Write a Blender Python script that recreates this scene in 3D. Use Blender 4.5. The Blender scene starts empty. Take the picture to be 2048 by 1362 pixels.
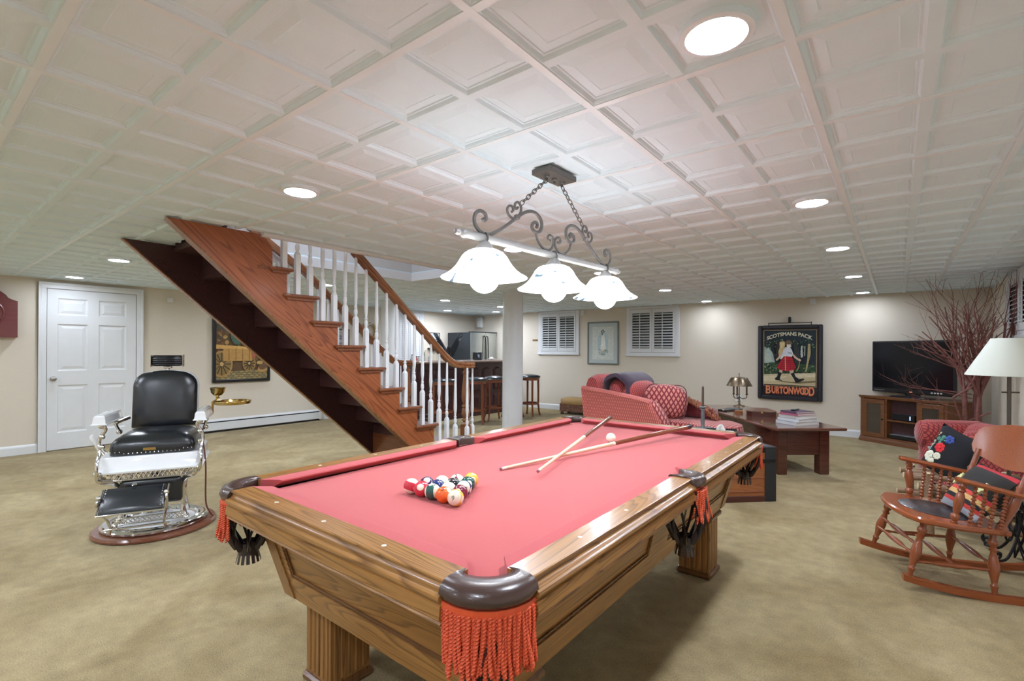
import bpy, math, random
from mathutils import Vector, Matrix, Euler
PI = math.pi
random.seed(7)
S = bpy.context.scene
col = S.collection
# ------------------------------------------------------------------ camera
T = 0.3048
CZ = 1.26599
CEIL = 2.107
FPX = 975.3
cam_d = bpy.data.cameras.new('camera')
cam = bpy.data.objects.new('camera', cam_d)
col.objects.link(cam)
cam_d.sensor_fit = 'HORIZONTAL'
cam_d.sensor_width = 36.0
cam_d.lens = FPX / 2048 * 36.0
cam_d.shift_x = -(1037.8 - 1024) / 2048
cam_d.shift_y = (700.6 - 681) / 2048
cam_d.clip_start = 0.05
cam_d.clip_end = 60
YAW, ROLL = -0.6594, 0.0056
_r = Vector((math.cos(YAW), -math.sin(YAW), 0))
_f = Vector((math.sin(YAW), math.cos(YAW), 0))
_u = Vector((0, 0, 1))
_r2 = _r * math.cos(ROLL) + _u * math.sin(ROLL)
_u2 = -_r * math.sin(ROLL) + _u * math.cos(ROLL)
_m = Matrix((_r2, _u2, -_f)).transposed().to_4x4()
_m.translation = Vector((0, 0, CZ))
cam.matrix_world = _m
S.camera = cam
# ------------------------------------------------------------------ world, exposure
w = bpy.data.worlds.new('world')
S.world = w
w.use_nodes = True
w.node_tree.nodes['Background'].inputs[0].default_value = (0.05, 0.06, 0.08, 1)
w.node_tree.nodes['Background'].inputs[1].default_value = 0.3
S.view_settings.view_transform = 'Standard'
S.view_settings.look = 'None'
S.view_settings.gamma = 1
S.view_settings.use_curve_mapping = False
S.view_settings.exposure = 1.62
LENS_E = 104.0     # recessed lamp lenses
BULB_E = 9.5     # pendant globes
SHADE_E = 1.5     # lit alabaster glass
XW, XR, YB, YF = -8.178, 0.975, 8.773, -3.2

# ------------------------------------------------------------------ geometry collector
class G:
    def __init__(s):
        s.v = []; s.f = []; s.c = []; s.m = None; s.cur = None
    def add(s, vs, fs):
        o = len(s.v)
        if s.m is not None:
            vs = [tuple(s.m @ Vector(p)) for p in vs]
        s.v += [tuple(p) for p in vs]
        s.f += [tuple(o + i for i in f) for f in fs]
        s.c += [s.cur] * len(fs)
        return s
    def at(s, loc=(0, 0, 0), rot=(0, 0, 0)):
        s.m = Matrix.Translation(loc) @ Euler(rot).to_matrix().to_4x4(); return s
    def no(s): s.m = None; return s
    def box(s, x0, x1, y0, y1, z0, z1, b=0.0):
        if b <= 0:
            return s.add([(x0, y0, z0), (x1, y0, z0), (x1, y1, z0), (x0, y1, z0), (x0, y0, z1), (x1, y0, z1), (x1, y1, z1), (x0, y1, z1)],
                         [(0, 3, 2, 1), (4, 5, 6, 7), (0, 1, 5, 4), (1, 2, 6, 5), (2, 3, 7, 6), (3, 0, 4, 7)])
        b = min(b, (x1 - x0) * .49, (y1 - y0) * .49, (z1 - z0) * .49)
        def ring(i, z):
            a0, a1, c0, c1 = x0 + i, x1 - i, y0 + i, y1 - i
            k = b * (1 if i == 0 else .4)
            return [(a0 + k, c0, z), (a1 - k, c0, z), (a1, c0 + k, z), (a1, c1 - k, z), (a1 - k, c1, z), (a0 + k, c1, z), (a0, c1 - k, z), (a0, c0 + k, z)]
        return s.loft([ring(b * .9, z0), ring(0, z0 + b), ring(0, z1 - b), ring(b * .9, z1)])
    def cbox(s, cx, cy, cz, sx, sy, sz, b=0.0):
        return s.box(cx - sx / 2, cx + sx / 2, cy - sy / 2, cy + sy / 2, cz - sz / 2, cz + sz / 2, b)
    def loft(s, rings, closed=True, cap=True, loop=False):
        n = len(rings[0]); vs = [p for r in rings for p in r]; fs = []
        R = len(rings)
        for i in range(R if loop else R - 1):
            for j in range(n if closed else n - 1):
                a = i * n + j; b = i * n + (j + 1) % n
                c = ((i + 1) % R) * n + (j + 1) % n; d = ((i + 1) % R) * n + j
                fs.append((a, b, c, d))
        if cap and closed and not loop:
            fs.append(tuple(reversed(range(n)))); fs.append(tuple((R - 1) * n + k for k in range(n)))
        return s.add(vs, fs)
    def lathe(s, prof, n=20, o=(0, 0, 0), cap=True, a0=0, a1=2 * PI):
        full = abs(a1 - a0 - 2 * PI) < 1e-6
        rings = []
        for r, z in prof:
            rr = max(r, 1e-5)
            m = n if full else n + 1
            rings.append([(o[0] + rr * math.cos(a0 + (a1 - a0) * k / n), o[1] + rr * math.sin(a0 + (a1 - a0) * k / n), o[2] + z) for k in range(m)])
        return s.loft(rings, closed=full, cap=cap)
    def tube(s, pts, r, n=8, closed=False, tw=0.0, flat=1.0, up=None, cap=True):
        pts = [Vector(p) for p in pts]; N = len(pts)
        rs = r if isinstance(r, (list, tuple)) else [r] * N
        t0 = (pts[1] - pts[0]).normalized()
        nrm = Vector(up) if up else t0.orthogonal()
        nrm = (nrm - t0 * nrm.dot(t0)).normalized()
        rings = []
        for i in range(N):
            if closed: t = (pts[(i + 1) % N] - pts[i - 1])
            elif i == 0: t = pts[1] - pts[0]
            elif i == N - 1: t = pts[-1] - pts[-2]
            else: t = (pts[i + 1] - pts[i]).normalized() + (pts[i] - pts[i - 1]).normalized()
            t = t.normalized() if t.length > 1e-9 else t0
            nn = nrm - t * nrm.dot(t)
            nrm = nn.normalized() if nn.length > 1e-6 else t.orthogonal().normalized()
            bn = t.cross(nrm)
            ring = []
            for k in range(n):
                a = 2 * PI * k / n
                ca, sa = math.cos(a), math.sin(a) * flat
                if tw:
                    w_ = tw * i; ca, sa = ca * math.cos(w_) - sa * math.sin(w_), ca * math.sin(w_) + sa * math.cos(w_)
                ring.append(pts[i] + (nrm * ca + bn * sa) * rs[i])
            rings.append(ring)
        return s.loft(rings, cap=cap, loop=closed)
    def bar(s, a, b, w_, h_):   # rectangular bar between two points, h_ vertical-ish
        a = Vector(a); b = Vector(b); t = (b - a).normalized()
        up = Vector((0, 0, 1)) if abs(t.z) < .95 else Vector((1, 0, 0))
        sx = t.cross(up).normalized(); uz = sx.cross(t).normalized()
        ring = lambda p: [p + sx * w_ / 2 + uz * h_ / 2, p - sx * w_ / 2 + uz * h_ / 2, p - sx * w_ / 2 - uz * h_ / 2, p + sx * w_ / 2 - uz * h_ / 2]
        return s.loft([ring(a), ring(b)])
    def prism(s, pts, a0, a1, ax='y', b=0.0):
        """2D outline pts extruded along axis ax from a0 to a1; pts are (x,z) for y, (y,z) for x, (x,y) for z"""
        def P(p, a):
            return (p[0], a, p[1]) if ax == 'y' else ((a, p[0], p[1]) if ax == 'x' else (p[0], p[1], a))
        return s.loft([[P(p, a0) for p in pts], [P(p, a1) for p in pts]])
    def sph(s, c, r, n=14, m=9):
        rx, ry, rz = r if isinstance(r, (tuple, list)) else (r, r, r)
        rings = []
        for i in range(m + 1):
            ph = -PI / 2 + PI * i / m
            k = max(math.cos(ph), 1e-4)
            rings.append([(c[0] + rx * k * math.cos(2 * PI * j / n), c[1] + ry * k * math.sin(2 * PI * j / n), c[2] + rz * math.sin(ph)) for j in range(n)])
        return s.loft(rings)
    def flat(s, pts, z, c=None, ax='y'):
        s.cur = c
        def P(p): return (p[0], z, p[1]) if ax == 'y' else ((z, p[0], p[1]) if ax == 'x' else (p[0], p[1], z))
        s.add([P(p) for p in pts], [tuple(range(len(pts)))]); s.cur = None
        return s
    def mesh(s, name, smooth=35, fix=True):
        me = bpy.data.meshes.new(name)
        me.from_pydata(s.v, [], s.f); me.validate()
        if fix:
            import bmesh
            bm = bmesh.new(); bm.from_mesh(me)
            bmesh.ops.recalc_face_normals(bm, faces=bm.faces)
            bm.to_mesh(me); bm.free()
        if any(c is not None for c in s.c):
            at = me.color_attributes.new('Col', 'FLOAT_COLOR', 'CORNER')
            i = 0
            for p, c in zip(me.polygons, s.c):
                c = c or (.5, .5, .5)
                for _ in p.loop_indices:
                    at.data[i].color = (c[0], c[1], c[2], 1); i += 1
        if smooth:
            for p in me.polygons: p.use_smooth = True
            me.set_sharp_from_angle(angle=math.radians(smooth))
        return me
def rrect(w_, h_, r, n=4, cx=0, cy=0):
    pts = []
    for (sx, sy, a) in ((1, -1, -PI / 2), (1, 1, 0), (-1, 1, PI / 2), (-1, -1, PI)):
        for k in range(n + 1):
            t = a + PI / 2 * k / n
            pts.append((cx + sx * (w_ / 2 - r) + r * math.cos(t), cy + sy * (h_ / 2 - r) + r * math.sin(t)))
    return pts
def arcpts(c, r, a0, a1, n):
    return [(c[0] + r * math.cos(a0 + (a1 - a0) * k / n), c[1] + r * math.sin(a0 + (a1 - a0) * k / n)) for k in range(n + 1)]
def bez(pts, n=8):      # Catmull-Rom through points
    P = [Vector(p) for p in pts]; P = [P[0] * 2 - P[1]] + P + [P[-1] * 2 - P[-2]]
    out = []
    for i in range(1, len(P) - 2):
        for k in range(n):
            t = k / n
            out.append(.5 * ((2 * P[i]) + (-P[i - 1] + P[i + 1]) * t + (2 * P[i - 1] - 5 * P[i] + 4 * P[i + 1] - P[i + 2]) * t * t + (-P[i - 1] + 3 * P[i] - 3 * P[i + 1] + P[i + 2]) * t ** 3))
    out.append(P[-2]); return out

# ------------------------------------------------------------------ objects
def put(name, g, mat, parent=None, loc=(0, 0, 0), rot=(0, 0, 0), smooth=35, label=None, fix=True):
    me = g if isinstance(g, bpy.types.Mesh) else g.mesh(name, smooth, fix)
    if mat is not None and not me.materials: me.materials.append(mat)
    o = bpy.data.objects.new(name, me)
    col.objects.link(o)
    if parent is not None: o.parent = parent
    o.location = loc; o.rotation_euler = rot
    if label: o['label'] = label
    return o
def thing(name, label, cat, loc=(0, 0, 0), rz=0.0, group=None):
    o = bpy.data.objects.new(name, None); col.objects.link(o)
    o.empty_display_size = .05
    o.location = loc; o.rotation_euler = (0, 0, rz)
    o['label'] = label; o['category'] = cat
    if group: o['group'] = group
    return o
def tag(o, label, cat, group=None):
    o['label'] = label; o['category'] = cat
    if group: o['group'] = group
    return o
def struct(o, label=None):
    o['kind'] = 'structure'
    if label: o['label'] = label
    return o
def sempty(name, loc=(0, 0, 0), rz=0):
    o = bpy.data.objects.new(name, None); col.objects.link(o)
    o.location = loc; o.rotation_euler = (0, 0, rz); o['kind'] = 'structure'
    return o
def kids(o): return [c for c in bpy.data.objects if c.parent == o]
def dup(o, loc=None, rz=None, label=None, parent=None):
    c = o.copy(); col.objects.link(c)
    if parent is not None: c.parent = parent
    for ch in kids(o): dup(ch, parent=c)
    if loc is not None: c.location = loc
    if rz is not None: c.rotation_euler[2] = rz
    if label: c['label'] = label
    return c

# ------------------------------------------------------------------ materials
def _new(name):
    m = bpy.data.materials.new(name); m.use_nodes = True
    nt = m.node_tree; b = nt.nodes['Principled BSDF']
    return m, nt, b
def lk(nt, a, b): nt.links.new(a, b)
def nd(nt, t, **kw):
    n = nt.nodes.new(t)
    for k, v in kw.items():
        if k.startswith('i_'):
            key = k[2:]
            n.inputs[int(key) if key.isdigit() else key.replace('_', ' ')].default_value = v
        else: setattr(n, k, v)
    return n
def c4(c): return (c[0], c[1], c[2], 1)
def P(name, c, rough=.5, metal=0, bump=0, bscale=60, spec=.5, coat=0, var=0, vscale=6, sheen=0, emis=None, es=0):
    m, nt, b = _new(name)
    b.inputs['Base Color'].default_value = c4(c); b.inputs['Roughness'].default_value = rough
    b.inputs['Metallic'].default_value = metal; b.inputs['Specular IOR Level'].default_value = spec
    b.inputs['Coat Weight'].default_value = coat; b.inputs['Coat Roughness'].default_value = .1
    if sheen: b.inputs['Sheen Weight'].default_value = sheen
    if emis: b.inputs['Emission Color'].default_value = c4(emis); b.inputs['Emission Strength'].default_value = es
    tc = nd(nt, 'ShaderNodeTexCoord')
    n2 = nd(nt, 'ShaderNodeTexNoise', i_Scale=vscale, i_Detail=4.0); lk(nt, tc.outputs['Object'], n2.inputs['Vector'])
    v = var if var else .04
    mx = nd(nt, 'ShaderNodeMix', data_type='RGBA')
    mx.inputs[6].default_value = c4([x * (1 - v) for x in c]); mx.inputs[7].default_value = c4([min(1, x * (1 + v)) for x in c])
    lk(nt, n2.outputs['Fac'], mx.inputs[0]); lk(nt, mx.outputs[2], b.inputs['Base Color'])
    if bump:
        n1 = nd(nt, 'ShaderNodeTexNoise', i_Scale=bscale, i_Detail=3.0); lk(nt, tc.outputs['Object'], n1.inputs['Vector'])
        bp = nd(nt, 'ShaderNodeBump', i_Strength=bump, i_Distance=.004)
        lk(nt, n1.outputs['Fac'], bp.inputs['Height']); lk(nt, bp.outputs[0], b.inputs['Normal'])
    return m
def wood(name, c1, c2, axis='x', scale=1.0, rough=.35, rot=(0, 0, 0), coat=.2, figure=.5, dark=None):
    m, nt, b = _new(name)
    tc = nd(nt, 'ShaderNodeTexCoord'); mp = nd(nt, 'ShaderNodeMapping')
    mp.inputs['Rotation'].default_value = rot
    mp2 = nd(nt, 'ShaderNodeMapping')
    s_ = {'x': (.06, 1, 1), 'y': (1, .06, 1), 'z': (1, 1, .06)}[axis]
    mp2.inputs['Scale'].default_value = [k * scale for k in s_]
    lk(nt, tc.outputs['Object'], mp.inputs['Vector']); lk(nt, mp.outputs[0], mp2.inputs['Vector'])
    n1 = nd(nt, 'ShaderNodeTexNoise', i_Scale=5.0, i_Detail=1.5, i_Distortion=.9)
    n2 = nd(nt, 'ShaderNodeTexNoise', i_Scale=130.0, i_Detail=3.0)
    lk(nt, mp2.outputs[0], n1.inputs['Vector']); lk(nt, mp2.outputs[0], n2.inputs['Vector'])
    # rings: fract of low-frequency noise gives cathedral figure
    mm = nd(nt, 'ShaderNodeMath', operation='MULTIPLY'); mm.inputs[1].default_value = 22.0
    fr = nd(nt, 'ShaderNodeMath', operation='FRACT'); lk(nt, n1.outputs['Fac'], mm.inputs[0]); lk(nt, mm.outputs[0], fr.inputs[0])
    rp = nd(nt, 'ShaderNodeValToRGB')
    e = rp.color_ramp.elements; e[0].position = 0; e[0].color = (0, 0, 0, 1); e[1].position = .30; e[1].color = (.72, .72, .72, 1)
    x = rp.color_ramp.elements.new(.85); x.color = (1, 1, 1, 1); x = rp.color_ramp.elements.new(1.0); x.color = (.1, .1, .1, 1)
    lk(nt, fr.outputs[0], rp.inputs['Fac'])
    mxa = nd(nt, 'ShaderNodeMix', data_type='FLOAT'); mxa.inputs[0].default_value = figure
    lk(nt, n2.outputs['Fac'], mxa.inputs[2]); lk(nt, rp.outputs['Color'], mxa.inputs[3])
    mx = nd(nt, 'ShaderNodeMix', data_type='RGBA')
    mx.inputs[6].default_value = c4(c2); mx.inputs[7].default_value = c4(c1)
    lk(nt, mxa.outputs[0], mx.inputs[0]); lk(nt, mx.outputs[2], b.inputs['Base Color'])
    b.inputs['Roughness'].default_value = rough; b.inputs['Coat Weight'].default_value = coat; b.inputs['Coat Roughness'].default_value = .15
    bp = nd(nt, 'ShaderNodeBump', i_Strength=.15, i_Distance=.001); lk(nt, n2.outputs['Fac'], bp.inputs['Height']); lk(nt, bp.outputs[0], b.inputs['Normal'])
    return m
def paint(name='painted', rough=.6, spec=.3):
    m, nt, b = _new(name)
    a = nd(nt, 'ShaderNodeAttribute', attribute_name='Col')
    tc = nd(nt, 'ShaderNodeTexCoord'); n = nd(nt, 'ShaderNodeTexNoise', i_Scale=40.0, i_Detail=4.0); lk(nt, tc.outputs['Object'], n.inputs['Vector'])
    mr = nd(nt, 'ShaderNodeMapRange'); mr.inputs['To Min'].default_value = .7; mr.inputs['To Max'].default_value = 1.3
    lk(nt, n.outputs['Fac'], mr.inputs['Value'])
    hs = nd(nt, 'ShaderNodeHueSaturation'); lk(nt, a.outputs['Color'], hs.inputs['Color']); lk(nt, mr.outputs[0], hs.inputs['Value'])
    lk(nt, hs.outputs[0], b.inputs['Base Color']); b.inputs['Roughness'].default_value = rough; b.inputs['Specular IOR Level'].default_value = spec
    return m
def lattice(name, c1, c2, cline, scale=16.0, rough=.8, asp=.72):
    """woven diamonds: pale lozenges with dark outlines on a red ground"""
    m, nt, b = _new(name)
    tc = nd(nt, 'ShaderNodeTexCoord'); sp = nd(nt, 'ShaderNodeSeparateXYZ'); lk(nt, tc.outputs['Object'], sp.inputs[0])
    sn = nd(nt, 'ShaderNodeSeparateXYZ'); lk(nt, tc.outputs['Normal'], sn.inputs[0])
    def M(op, a, b_=None, v=None):
        n = nd(nt, 'ShaderNodeMath', operation=op)
        lk(nt, a, n.inputs[0])
        if b_ is not None: lk(nt, b_, n.inputs[1])
        if v is not None: n.inputs[1].default_value = v
        return n.outputs[0]
    h = M('ADD', sp.outputs[0], sp.outputs[1])
    zz = M('MULTIPLY', sp.outputs[2], v=asp)
    d = M('SUBTRACT', sp.outputs[0], sp.outputs[1])
    az = M('ABSOLUTE', sn.outputs[2]); top = M('GREATER_THAN', az, v=.75)
    mixz = nd(nt, 'ShaderNodeMix', data_type='FLOAT'); lk(nt, top, mixz.inputs[0]); lk(nt, zz, mixz.inputs[2]); lk(nt, d, mixz.inputs[3])
    def tri(x):
        x = M('MULTIPLY', x, v=scale); f = M('FRACT', x); f = M('SUBTRACT', f, v=.5); return M('ABSOLUTE', f)
    a_ = tri(M('ADD', h, mixz.outputs[0])); b_ = tri(M('SUBTRACT', h, mixz.outputs[0]))
    mn = M('MAXIMUM', a_, b_)     # .5 at lattice lines
    rp = nd(nt, 'ShaderNodeValToRGB'); rp.color_ramp.interpolation = 'CONSTANT'
    e = rp.color_ramp.elements; e[0].position = 0; e[0].color = c4(c1); e[1].position = .30; e[1].color = c4(c2)
    x = e.new(.40); x.color = c4(cline)
    lk(nt, mn, rp.inputs['Fac']); lk(nt, rp.outputs['Color'], b.inputs['Base Color'])
    b.inputs['Roughness'].default_value = rough; b.inputs['Sheen Weight'].default_value = .2
    bp = nd(nt, 'ShaderNodeBump', i_Strength=.3, i_Distance=.003, invert=True); lk(nt, mn, bp.inputs['Height']); lk(nt, bp.outputs[0], b.inputs['Normal'])
    return m
M = {}
M['ceil'] = P('ceiling_panel_paint', (.755, .89, .965), .7, bump=.25, bscale=220)
M['tee'] = P('white_enamel_tee', (.80, .88, .93), .4)
M['trim'] = P('white_trim_paint', (.76, .775, .785), .35)
M['balu'] = P('white_baluster_paint', (.84, .87, .89), .3)
M['dark_void'] = P('shaft_grey_paint', (.62, .62, .61), .8)
M['night'] = P('night_glass', (.012, .013, .016), .12, spec=.6)
def wallmat():
    m, nt, b = _new('linen_wallpaper')
    tc = nd(nt, 'ShaderNodeTexCoord')
    mp = nd(nt, 'ShaderNodeMapping'); mp.inputs['Scale'].default_value = (7, 7, 180); lk(nt, tc.outputs['Object'], mp.inputs['Vector'])
    n = nd(nt, 'ShaderNodeTexNoise', i_Scale=3.0, i_Detail=3.0); lk(nt, mp.outputs[0], n.inputs['Vector'])
    mx = nd(nt, 'ShaderNodeMix', data_type='RGBA'); mx.inputs[6].default_value = (.68, .61, .50, 1); mx.inputs[7].default_value = (.78, .71, .60, 1)
    lk(nt, n.outputs['Fac'], mx.inputs[0]); lk(nt, mx.outputs[2], b.inputs['Base Color'])
    b.inputs['Roughness'].default_value = .85
    bp = nd(nt, 'ShaderNodeBump', i_Strength=.15, i_Distance=.002); lk(nt, n.outputs['Fac'], bp.inputs['Height']); lk(nt, bp.outputs[0], b.inputs['Normal'])
    return m
M['wall'] = wallmat()
def carpetmat():
    m, nt, b = _new('tan_cut_pile_carpet')
    tc = nd(nt, 'ShaderNodeTexCoord')
    n1 = nd(nt, 'ShaderNodeTexNoise', i_Scale=1.6, i_Detail=5.0, i_Distortion=1.2); n2 = nd(nt, 'ShaderNodeTexNoise', i_Scale=170.0, i_Detail=2.0); n3 = nd(nt, 'ShaderNodeTexNoise', i_Scale=14.0, i_Detail=3.0)
    for n in (n1, n2, n3): lk(nt, tc.outputs['Object'], n.inputs['Vector'])
    r1 = nd(nt, 'ShaderNodeValToRGB'); e = r1.color_ramp.elements; e[0].position = .35; e[0].color = (.275, .205, .095, 1); e[1].position = .68; e[1].color = (.39, .31, .165, 1)
    lk(nt, n1.outputs['Fac'], r1.inputs['Fac'])
    ov = nd(nt, 'ShaderNodeMix', data_type='RGBA', blend_type='OVERLAY'); ov.inputs[0].default_value = .85
    ad = nd(nt, 'ShaderNodeMath', operation='MULTIPLY_ADD'); ad.inputs[1].default_value = .35
    lk(nt, n3.outputs['Fac'], ad.inputs[0]); 
    sc = nd(nt, 'ShaderNodeMath', operation='MULTIPLY'); sc.inputs[1].default_value = .65; lk(nt, n2.outputs['Fac'], sc.inputs[0]); lk(nt, sc.outputs[0], ad.inputs[2])
    lk(nt, r1.outputs['Color'], ov.inputs[6]); lk(nt, ad.outputs[0], ov.inputs[7]); lk(nt, ov.outputs[2], b.inputs['Base Color'])
    b.inputs['Roughness'].default_value = 1; b.inputs['Specular IOR Level'].default_value = .1; b.inputs['Sheen Weight'].default_value = .15
    bp = nd(nt, 'ShaderNodeBump', i_Strength=.7, i_Distance=.006); lk(nt, n2.outputs['Fac'], bp.inputs['Height']); lk(nt, bp.outputs[0], b.inputs['Normal'])
    return m
M['carpet'] = carpetmat()
M['oak_x'] = wood('pool_oak_x', (.45, .22, .062), (.11, .04, .010), 'x', 1.5, .3, figure=.6)
M['oak_y'] = wood('pool_oak_y', (.45, .22, .062), (.11, .04, .010), 'y', 1.5, .3, figure=.6)
M['oak_z'] = wood('pool_oak_z', (.40, .19, .055), (.10, .038, .010), 'z', 1.5, .3, figure=.6)
M['oak_dark'] = wood('pool_oak_moulding', (.20, .09, .035), (.07, .03, .012), 'x', 1.0, .25)
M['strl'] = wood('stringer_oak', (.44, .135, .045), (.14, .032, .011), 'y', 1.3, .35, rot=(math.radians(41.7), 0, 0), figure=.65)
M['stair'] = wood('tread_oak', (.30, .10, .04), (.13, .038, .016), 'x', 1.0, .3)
M['stair_shade'] = wood('stair_oak_shade', (.085, .030, .030), (.035, .013, .014), 'x', 1.0, .45)  # stair wood with the shade below and behind the steps put into its colour
M['rail'] = wood('handrail_oak', (.33, .13, .045), (.13, .04, .015), 'y', 1.0, .25, rot=(math.radians(41.7), 0, 0))
M['newel'] = wood('newel_oak', (.36, .15, .06), (.16, .055, .02), 'z', 1.0, .25)
M['mahog'] = wood('dark_mahogany', (.12, .035, .026), (.04, .012, .010), 'x', 1.0, .3, figure=.35)
M['bar'] = wood('bar_mahogany', (.085, .030, .032), (.035, .013, .015), 'z', 1.0, .3, figure=.35)
M['desk'] = wood('walnut_table', (.13, .045, .028), (.05, .017, .011), 'x', 1.0, .25, figure=.35)
M['tvw'] = wood('tv_console_wood', (.24, .095, .035), (.10, .035, .014), 'x', 1.0, .35, figure=.35)
M['cherry'] = wood('rocker_cherry', (.42, .115, .035), (.20, .045, .014), 'x', 1.2, .22, coat=.5, figure=.18)
M['cherry_z'] = wood('rocker_cherry_turned', (.36, .10, .035), (.16, .038, .014), 'z', 1.2, .22, coat=.5, figure=.18)
M['stool'] = wood('bar_stool_wood', (.33, .10, .045), (.16, .045, .02), 'z', 1.0, .35, figure=.3)
M['trunk'] = wood('trunk_planks', (.45, .17, .055), (.20, .06, .02), 'x', 1.4, .5, figure=.4)
M['twig'] = wood('twig_bark', (.34, .22, .13), (.14, .08, .045), 'x', 2.0, .8, coat=0)
M['branch'] = P('branch_bark', (.20, .075, .06), .7, bump=.4, var=.5, vscale=30)
M['chrome'] = P('chrome', (.78, .78, .79), .08, 1)
M['nickel'] = P('brushed_nickel', (.42, .41, .40), .35, 1)
M['iron'] = P('pewter_iron', (.16, .155, .15), .45, .6)
M['blackiron'] = P('black_wrought_iron', (.02, .02, .022), .45, .5)
M['brass'] = P('aged_brass', (.62, .44, .16), .22, 1)
M['porc'] = P('white_porcelain', (.86, .88, .90), .08, coat=.6)
M['bleather'] = P('black_leather', (.014, .017, .022), .26, bump=.06, bscale=350, spec=.7)
M['pleather'] = P('brown_pocket_leather', (.06, .032, .027), .26, bump=.1, bscale=400, spec=.6, coat=.2)
M['netl'] = P('dark_net_leather', (.03, .02, .02), .35, spec=.6)
M['felt'] = P('red_felt', (.50, .105, .105), .9, bump=.25, bscale=500, spec=.15, var=.05, vscale=3, sheen=.2)
M['felt_c'] = P('red_felt_cushion', (.49, .095, .10), .9, bump=.25, bscale=500, spec=.15, sheen=.15)
M['tassel'] = P('orange_red_cord', (.68, .085, .022), .45, sheen=.1, var=.15, vscale=90)
M['ivory'] = P('ivory_white', (.82, .77, .66), .15, coat=.5)
M['black'] = P('black_plastic', (.012, .012, .014), .3)
M['screen'] = P('tv_glass', (.006, .007, .010), .12, spec=.35)
M['white'] = P('white_plastic', (.80, .80, .78), .4)
M['paper'] = P('book_paper', (.76, .75, .71), .8)
M['steel'] = P('stainless_steel', (.52, .55, .53), .28, 1)
M['fridge_side'] = P('black_fridge_side', (.018, .024, .03), .3, bump=.2, bscale=200)
M['paint'] = paint()
M['sofa'] = lattice('red_diamond_fabric', (.68, .28, .22), (.46, .06, .055), (.17, .02, .035), 15.0)
M['sofa2'] = lattice('red_diamond_fabric_small', (.52, .10, .08), (.40, .055, .05), (.19, .02, .03), 27.0)
M['sofarib'] = lattice('red_rib_fabric', (.66, .20, .155), (.52, .11, .09), (.36, .055, .05), 38.0, asp=.35)
M['throw'] = P('plum_wool_throw', (.05, .028, .05), .9, sheen=.4, bump=.4)
M['burg'] = P('burgundy_velvet', (.16, .014, .022), .7, sheen=.5)
M['fringe'] = P('copper_loop_fringe', (.30, .10, .045), .8, bump=.6, var=.5, vscale=120)
M['suede'] = P('tan_suede', (.40, .25, .10), .8, var=.15)
M['shade'] = P('cream_lamp_shade', (.66, .69, .61), .85, emis=(.9, .95, .85), es=.02)
M['granite'] = P('bar_top_stone', (.30, .22, .18), .15, var=.3, vscale=60)
M['lens'] = P('lit_lens', (1, 1, 1), .5, emis=(.90, .985, 1.14), es=LENS_E)
M['lens_dim'] = P('lit_lens_dim', (1, 1, 1), .5, emis=(.90, .985, 1.14), es=LENS_E * .36)
M['bulb'] = P('lit_globe', (1, 1, 1), .5, emis=(.92, .99, 1.10), es=BULB_E)
def shademat():
    m, nt, b = _new('alabaster_glass')
    tc = nd(nt, 'ShaderNodeTexCoord'); n = nd(nt, 'ShaderNodeTexNoise', i_Scale=7.0, i_Detail=3.0, i_Distortion=1.5); lk(nt, tc.outputs['Object'], n.inputs['Vector'])
    rp = nd(nt, 'ShaderNodeValToRGB'); e = rp.color_ramp.elements; e[0].position = .37; e[0].color = (.05, .085, .11, 1); e[1].position = .44; e[1].color = (.95, .96, .96, 1)
    lk(nt, n.outputs['Fac'], rp.inputs['Fac'])
    lk(nt, rp.outputs['Color'], b.inputs['Base Color']); lk(nt, rp.outputs['Color'], b.inputs['Emission Color'])
    b.inputs['Emission Strength'].default_value = SHADE_E; b.inputs['Roughness'].default_value = .15
    tr = nd(nt, 'ShaderNodeBsdfTranslucent'); lk(nt, rp.outputs['Color'], tr.inputs[0])
    ms = nd(nt, 'ShaderNodeMixShader'); ms.inputs[0].default_value = .4
    out = nt.nodes['Material Output']; lk(nt, b.outputs[0], ms.inputs[1]); lk(nt, tr.outputs[0], ms.inputs[2]); lk(nt, ms.outputs[0], out.inputs[0])
    return m
M['glass_shade'] = shademat()
# ================================================================== ROOM
OX0, OX1, OY0, OY1 = -4.70, -3.655, 1.41, 3.91      # stair opening in the ceiling
g = G().box(XW - .12, XR + .12, YF - .12, YB + .12, -.12, 0)
fl = struct(put('floor', g, M['carpet']), 'tan cut-pile carpet')
g = G().box(XW - .12, XW, YF, YB, 0, CEIL + .06); struct(put('wall_left', g, M['wall']))
g = G().box(XW - .12, XR + .12, YB, YB + .12, 0, CEIL + .06); struct(put('wall_back', g, M['wall']))
g = G().box(XR, XR + .12, YF, YB, 0, CEIL + .06); struct(put('wall_right', g, M['wall']))
g = G().box(XW - .12, XR + .12, YF - .12, YF, 0, CEIL + .06); struct(put('wall_front', g, M['wall']))
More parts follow.
